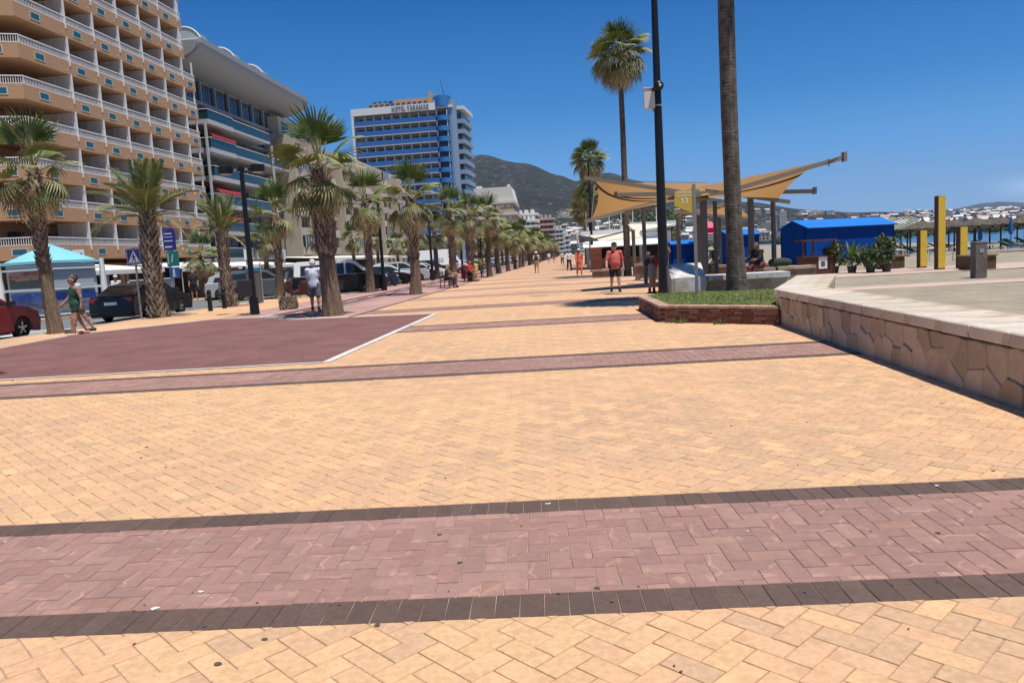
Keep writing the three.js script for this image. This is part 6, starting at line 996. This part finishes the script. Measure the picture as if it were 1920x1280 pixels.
  const fing = []; for (const a of A) { const d = V(a.hd[0] - a.wr[0], a.hd[1] - a.wr[1], a.hd[2] - a.wr[2]).normalize(), fw = V(0, 0, 1).addScaledVector(d, -d.z).normalize(), inn = V(-a.sd, 0, 0); const h0 = V(...a.hd); [[-.028, .068], [-.009, .078], [.011, .074], [.029, .06]].forEach(([q, l]) => { const b = h0.clone().addScaledVector(fw, q).addScaledVector(d, .02), m = b.clone().addScaledVector(d, l * .55).addScaledVector(inn, .006), e = m.clone().addScaledVector(d, l * .4).addScaledVector(inn, .02); fing.push(bar(b.toArray(), m.toArray(), .0095, .0085, 5), bar(m.toArray(), e.toArray(), .0085, .007, 5)); }); const tb = V(...a.wr).addScaledVector(d, .03).addScaledVector(fw, .025), tm = tb.clone().addScaledVector(fw, .032).addScaledVector(d, .025), te = tm.clone().addScaledVector(d, .03).addScaledVector(inn, .008); fing.push(bar(tb.toArray(), tm.toArray(), .011, .0095, 5), bar(tm.toArray(), te.toArray(), .0095, .008, 5)); }
  put('body', [sdf(body, .035, cell), ...fing], skin);
  put('eyes', [[.032], [-.032]].map(([x]) => new THREE.SphereGeometry(.011, 6, 5).translate(J.head[0] + x, J.head[1] + .012, J.head[2] + .082)), std([.03, .02, .015], .4)); put('mouth', box(.045, .008, .01, J.head[0], J.head[1] - .055, J.head[2] + .083), std([.30, .10, .09], .6));
  // hair
  if (o.hair) { const hc = [c(add(J.crown, [0, .012, -.018]), add(J.crown, [0, -.02, -.04]), .095, .085)]; if (o.long) hc.push(c(add(J.crown, [0, -.03, -.06]), add(J.crown, [0, -.05 - o.long, -.075]), .075, .05), c(add(J.crown, [.05, -.03, -.05]), add(J.crown, [.06, -.04 - o.long, -.045]), .05, .035), c(add(J.crown, [-.05, -.03, -.05]), add(J.crown, [-.06, -.04 - o.long, -.045]), .05, .035)); put('hair', sdf(hc, .03, cell * .8), std(o.hair, .8)); }
  if (o.cap) { put('cap', [new THREE.SphereGeometry(.108, 14, 7, 0, 6.3, 0, 1.6).translate(J.crown[0], J.crown[1] + .02, J.crown[2]), o.capBrim === 'all' ? new THREE.CylinderGeometry(.17, .18, .012, 18).translate(J.crown[0], J.crown[1] + .022, J.crown[2]) : box(.13, .012, .1, J.crown[0], J.crown[1] + .025, J.crown[2] + .13)], cloth(o.cap)); }
  if (o.glasses) put('sunglasses', [box(.06, .04, .012, J.head[0] + .034, J.head[1] + .014, J.head[2] + .092), box(.06, .04, .012, J.head[0] - .034, J.head[1] + .014, J.head[2] + .092), box(.004, .012, .1, J.head[0] + .085, J.head[1] + .02, J.head[2] + .045), box(.004, .012, .1, J.head[0] - .085, J.head[1] + .02, J.head[2] + .045)], phys([.01, .01, .012], .15));
  const gr = (list, d) => list.map(([a, b, ra, rb]) => [a, b, ra + d, rb + d]), part01 = (a, b, f) => add(a, mulv([b[0] - a[0], b[1] - a[1], b[2] - a[2]], f));
  if (o.top) { const T0 = gr(torso, .016); if (o.topLong) T0.push(c([0, .86, 0], [0, .95, 0], .15 * fat, .14 * fat)); if (o.sleeve) for (const a of A) { T0.push(c(J.top, a.sho, .084, .075), c(a.sho, part01(a.sho, a.elb, Math.min(1, o.sleeve)), .074, .064)); if (o.sleeve > 1) T0.push(c(a.elb, part01(a.elb, a.wr, o.sleeve - 1), .056, .044)); } else for (const a of A) T0.push(c(J.chest, part01(J.top, a.sho, .6), .1, .05)); put(o.topName ?? 'shirt', sdf(T0, .035, cell, o.lean > 20 ? null : o.topLong ? .80 : .88), o.topMat ?? cloth(o.top)); }
  if (o.bottom) { const f = o.bottomLen ?? .6, P0 = [c([.06, .9, 0], [-.06, .9, 0], .133 * fat, .133 * fat), c([0, .92, 0], [0, 1.0, 0], .128 * fat, .125 * fat)]; for (const l of L) { P0.push(c(l.hip, part01(l.hip, l.knee, Math.min(1, f)), .105 * Math.sqrt(fat), f < 1 ? .092 : .075)); if (f > 1) P0.push(c(l.knee, part01(l.knee, l.ank, f - 1), .074, .062)); } put(o.bottomName ?? 'shorts', sdf(P0, .03, cell), cloth(o.bottom)); }
  if (o.skirt) put('skirt', sdf([c([0, 1.0, 0], [0, .62, .02], .13, .19)], .03, cell), cloth(o.skirt));
  const sm = cloth(o.shoe ?? [.03, .03, .03]); for (const l of L) put('shoe', sdf([c(add(l.heel, [0, -.004, 0]), add(l.toe, [0, -.004, .02]), .046, .042), ...(o.sock ? [c(l.ank, add(l.ank, [0, .08, 0]), .048, .046)] : [])], .02, cell * .8), sm);
  if (o.pack) { put('backpack', roundBox(.3, .42, .16, .05).applyMatrix4(new THREE.Matrix4().makeRotationX(ln)).translate(0, 1.2, -.2), cloth(o.pack)); }
  if (o.bag) put('bag', roundBox(...o.bag[0], .03).translate(...o.bag[1]), cloth(o.bag[2]));
  return t;
}
const checked = std([1, 1, 1], .9, { map: texture(64, (u, v) => { const a = (u * 4) % 1 < .16, b = (v * 4) % 1 < .16; return a && b ? [.22, .26, .42] : a || b ? [.55, .58, .72] : [.86, .87, .9]; }, true, 4) });
person('woman in green dress and sunglasses walking past the first fan palm', [-14.41, 0, -20.9], -.62, { h: 1.66, cell: .015, skin: SK.tanned, hair: [.035, .022, .015], glasses: 1, top: [.012, .085, .05], topName: 'dress_top', topLong: 1, bottom: [.01, .055, .034], bottomLen: .42, bottomName: 'short_skirt', legs: [[14, 6], [-12, 14]], arms: [[-18, 12, 22], [14, 14, 34]], shoe: [.55, .35, .30] });
person('companion in pale top walking behind the woman in green', [-14.93, 0, -21.75], -.6, { h: 1.74, cell: .018, skin: SK.tanned, hair: [.04, .03, .02], top: [.52, .54, .56], sleeve: .7, bottom: [.07, .075, .08], legs: [[-14, 16], [16, 8]], arms: [[18, 8, 14], [-16, 8, 20]] });
{ const p = person('man in blue checked shirt and grey shorts behind the thickest palm', [-8.98, 0, -25.7], Math.PI + .1, { h: 1.78, cell: .016, skin: SK.fair, hair: [.6, .58, .54], top: [1, 1, 1], topMat: checked, topLong: 1, sleeve: .8, bottom: [.17, .17, .185], bottomLen: .85, legs: [[6, 4], [-4, 4]], arms: [[20, 8, 30], [28, 12, 40]], shoe: [.03, .03, .03], sock: 1, fat: 1.12 }); p.traverse(m => { if (m.name === 'shirt') planar(m.geometry, 1.0); }); }
person('grey haired person in brown sitting on the nearest iron bench', [-6.95, 0, -41.1], Math.PI / 2, { h: 1.66, seat: .46, skin: SK.fair, hair: [.58, .54, .46], long: .16, top: [.16, .09, .05], sleeve: 1.6, bottom: [.06, .04, .035], bottomLen: 1.7, bottomName: 'trousers', legs: [[84, 84], [80, 78]], arms: [[28, 6, 50], [30, 6, 55]], lean: 8, bag: [[.34, .16, .26], [0, .98, .24], [.62, .58, .5]] });
person('person in bright red sitting on the second bench', [-6.95, 0, -50.4], Math.PI / 2 - .5, { h: 1.68, seat: .46, cell: .026, skin: SK.tanned, hair: [.04, .03, .02], top: [.48, .02, .035], sleeve: .8, bottom: [.03, .03, .035], legs: [[84, 80], [80, 76]], arms: [[20, 6, 50], [24, 6, 50]] });
person('walker in yellow top beside the third bench', [-7.5, 0, -61.4], 2.6, { h: 1.7, cell: .03, skin: SK.tanned, hair: [.05, .03, .02], top: [.62, .48, .06], sleeve: .6, bottom: [.04, .05, .04] });
person('man with white hat and dark backpack walking away down the promenade', [-3.14, 0, -63.4], Math.PI, { h: 1.74, cell: .024, skin: SK.tanned, cap: [.7, .69, .66], capBrim: 'all', top: [.66, .67, .66], sleeve: .8, bottom: [.36, .25, .13], bottomLen: .7, pack: [.03, .04, .035], legs: [[16, 4], [-14, 18]], shoe: [.22, .10, .06] });
person('woman in long orange outfit with dark hair walking towards the camera', [.3, 0, -51.3], .1, { h: 1.72, cell: .02, skin: SK.tanned, hair: [.03, .02, .016], long: .25, top: [.68, .15, .09], sleeve: 1.5, topLong: 1, bottom: [.70, .15, .085], bottomLen: 1.85, bottomName: 'trousers', legs: [[12, 4], [-10, 12]], cap: [.66, .64, .6], shoe: [.5, .12, .08] });
person('walker in white top and dark trousers beyond the woman in orange', [-.46, 0, -65.9], .2, { h: 1.72, cell: .026, skin: SK.tanned, hair: [.03, .02, .02], top: [.62, .64, .68], sleeve: 1.4, bottom: [.02, .025, .045], bottomLen: 1.85, bottomName: 'trousers', arms: [[20, 30, 60], [20, 30, 60]] });
person('distant walker in pale clothes near the end of the promenade', [-1.54, 0, -98], .1, { h: 1.7, cell: .034, top: [.55, .45, .42], sleeve: .7, bottom: [.06, .06, .08], bottomLen: 1.6, hair: [.04, .03, .02] });
person('distant walker in white top, left of the far pair', [-4.1, 0, -125], Math.PI, { h: 1.72, cell: .04, top: [.7, .7, .7], sleeve: .7, bottom: [.25, .2, .15], hair: [.05, .04, .03] });
person('distant walker in dark top, right of the far pair', [-3.3, 0, -126], Math.PI, { h: 1.66, cell: .04, top: [.10, .08, .09], sleeve: .7, bottom: [.3, .25, .22], hair: [.05, .04, .03] });
person('heavy man in salmon red shirt and black shorts walking closer', [1.47, 0, -28.45], .05, { h: 1.78, cell: .015, fat: 1.28, belly: 1.12, skin: SK.fair, cap: [.03, .03, .035], top: [.52, .115, .095], sleeve: .85, topLong: 1, bottom: [.018, .018, .02], bottomLen: .72, legs: [[10, 4], [-8, 12]], arms: [[-10, 16, 10], [12, 18, 26]], shoe: [.02, .02, .02], sock: 1 });
person('man in dark red shirt bending forward beside the black lamp post', [2.62, 0, -26.35], Math.PI / 2 - .25, { h: 1.76, cell: .017, lean: 48, nod: 20, skin: SK.brown, hair: [.03, .025, .02], top: [.20, .025, .022], sleeve: .9, topLong: 1, bottom: [.20, .19, .19], bottomLen: .9, legs: [[4, 6], [-4, 4]], arms: [[-6, 8, 34], [-10, 8, 40]], shoe: [.08, .03, .02], sock: 1, bag: [[.3, .22, .16], [.0, 1.0, -.16], [.02, .02, .022]] });
person('man in black sitting on the long seat wall under the sail', [7.0, 0, -29.75], -.95, { h: 1.8, seat: .57, cell: .017, fat: 1.15, lean: 14, skin: SK.brown, hair: [.03, .02, .02], top: [.014, .014, .016], sleeve: 1.5, bottom: [.13, .03, .03], bottomLen: 1.6, bottomName: 'trousers', legs: [[80, 62], [74, 58]], arms: [[30, 8, 44], [34, 8, 48]] });
person('dark clothed person sitting half hidden behind the tall palm trunk', [6.1, 0, -33.9], -.4, { h: 1.7, seat: .64, cell: .024, skin: SK.brown, hair: [.03, .02, .02], top: [.02, .02, .025], sleeve: 1.5, bottom: [.03, .03, .04], bottomLen: 1.7, bottomName: 'trousers', legs: [[82, 78], [80, 74]], arms: [[26, 6, 50], [26, 6, 50]] });
person('person in black sitting by the pale seat block', [3.75, 0, -37.2], -.9, { h: 1.7, seat: .5, cell: .024, skin: SK.brown, hair: [.03, .02, .02], top: [.015, .015, .018], sleeve: 1.3, bottom: [.02, .02, .025], bottomLen: 1.6, bottomName: 'trousers', legs: [[80, 70], [78, 66]], lean: 25, arms: [[40, 6, 40], [40, 6, 40]], shoe: [.5, .5, .5] });
person('waiter in black standing before the brown wooden screen', [-22.9, 0, -44.3], .4, { h: 1.76, cell: .024, skin: SK.tanned, hair: [.03, .02, .02], top: [.02, .02, .022], sleeve: .8, bottom: [.02, .02, .025], bottomLen: .8, legs: [[2, 2], [-2, 2]], arms: [[4, 10, 20], [4, 10, 24]] });
person('person in white shirt standing behind the black saloon', [-23.4, 0, -40.6], .2, { h: 1.74, cell: .026, skin: SK.brown, hair: [.03, .02, .02], top: [.6, .6, .62], sleeve: .9, bottom: [.05, .07, .13], bottomLen: 1.8, bottomName: 'trousers', arms: [[60, 20, 90], [10, 10, 20]] });
person('person in white with pale hat at the restaurant terrace', [-24.4, 0, -38.9], .6, { h: 1.68, cell: .028, skin: SK.tanned, cap: [.65, .64, .62], top: [.62, .60, .62], sleeve: .8, bottom: [.3, .3, .3] });
single('holdall_bag', sdf([[[-.28, .16, 0], [.3, .16, .02], .15, .14], [[-.1, .2, 0], [.12, .22, 0], .13, .12]], .05, .03), cloth([.035, .045, .03]), 'dark green holdall bag on the seat wall beside the man in black', 'bag').position.set(7.75, .55, -29.8);
renderer.render(scene, camera);
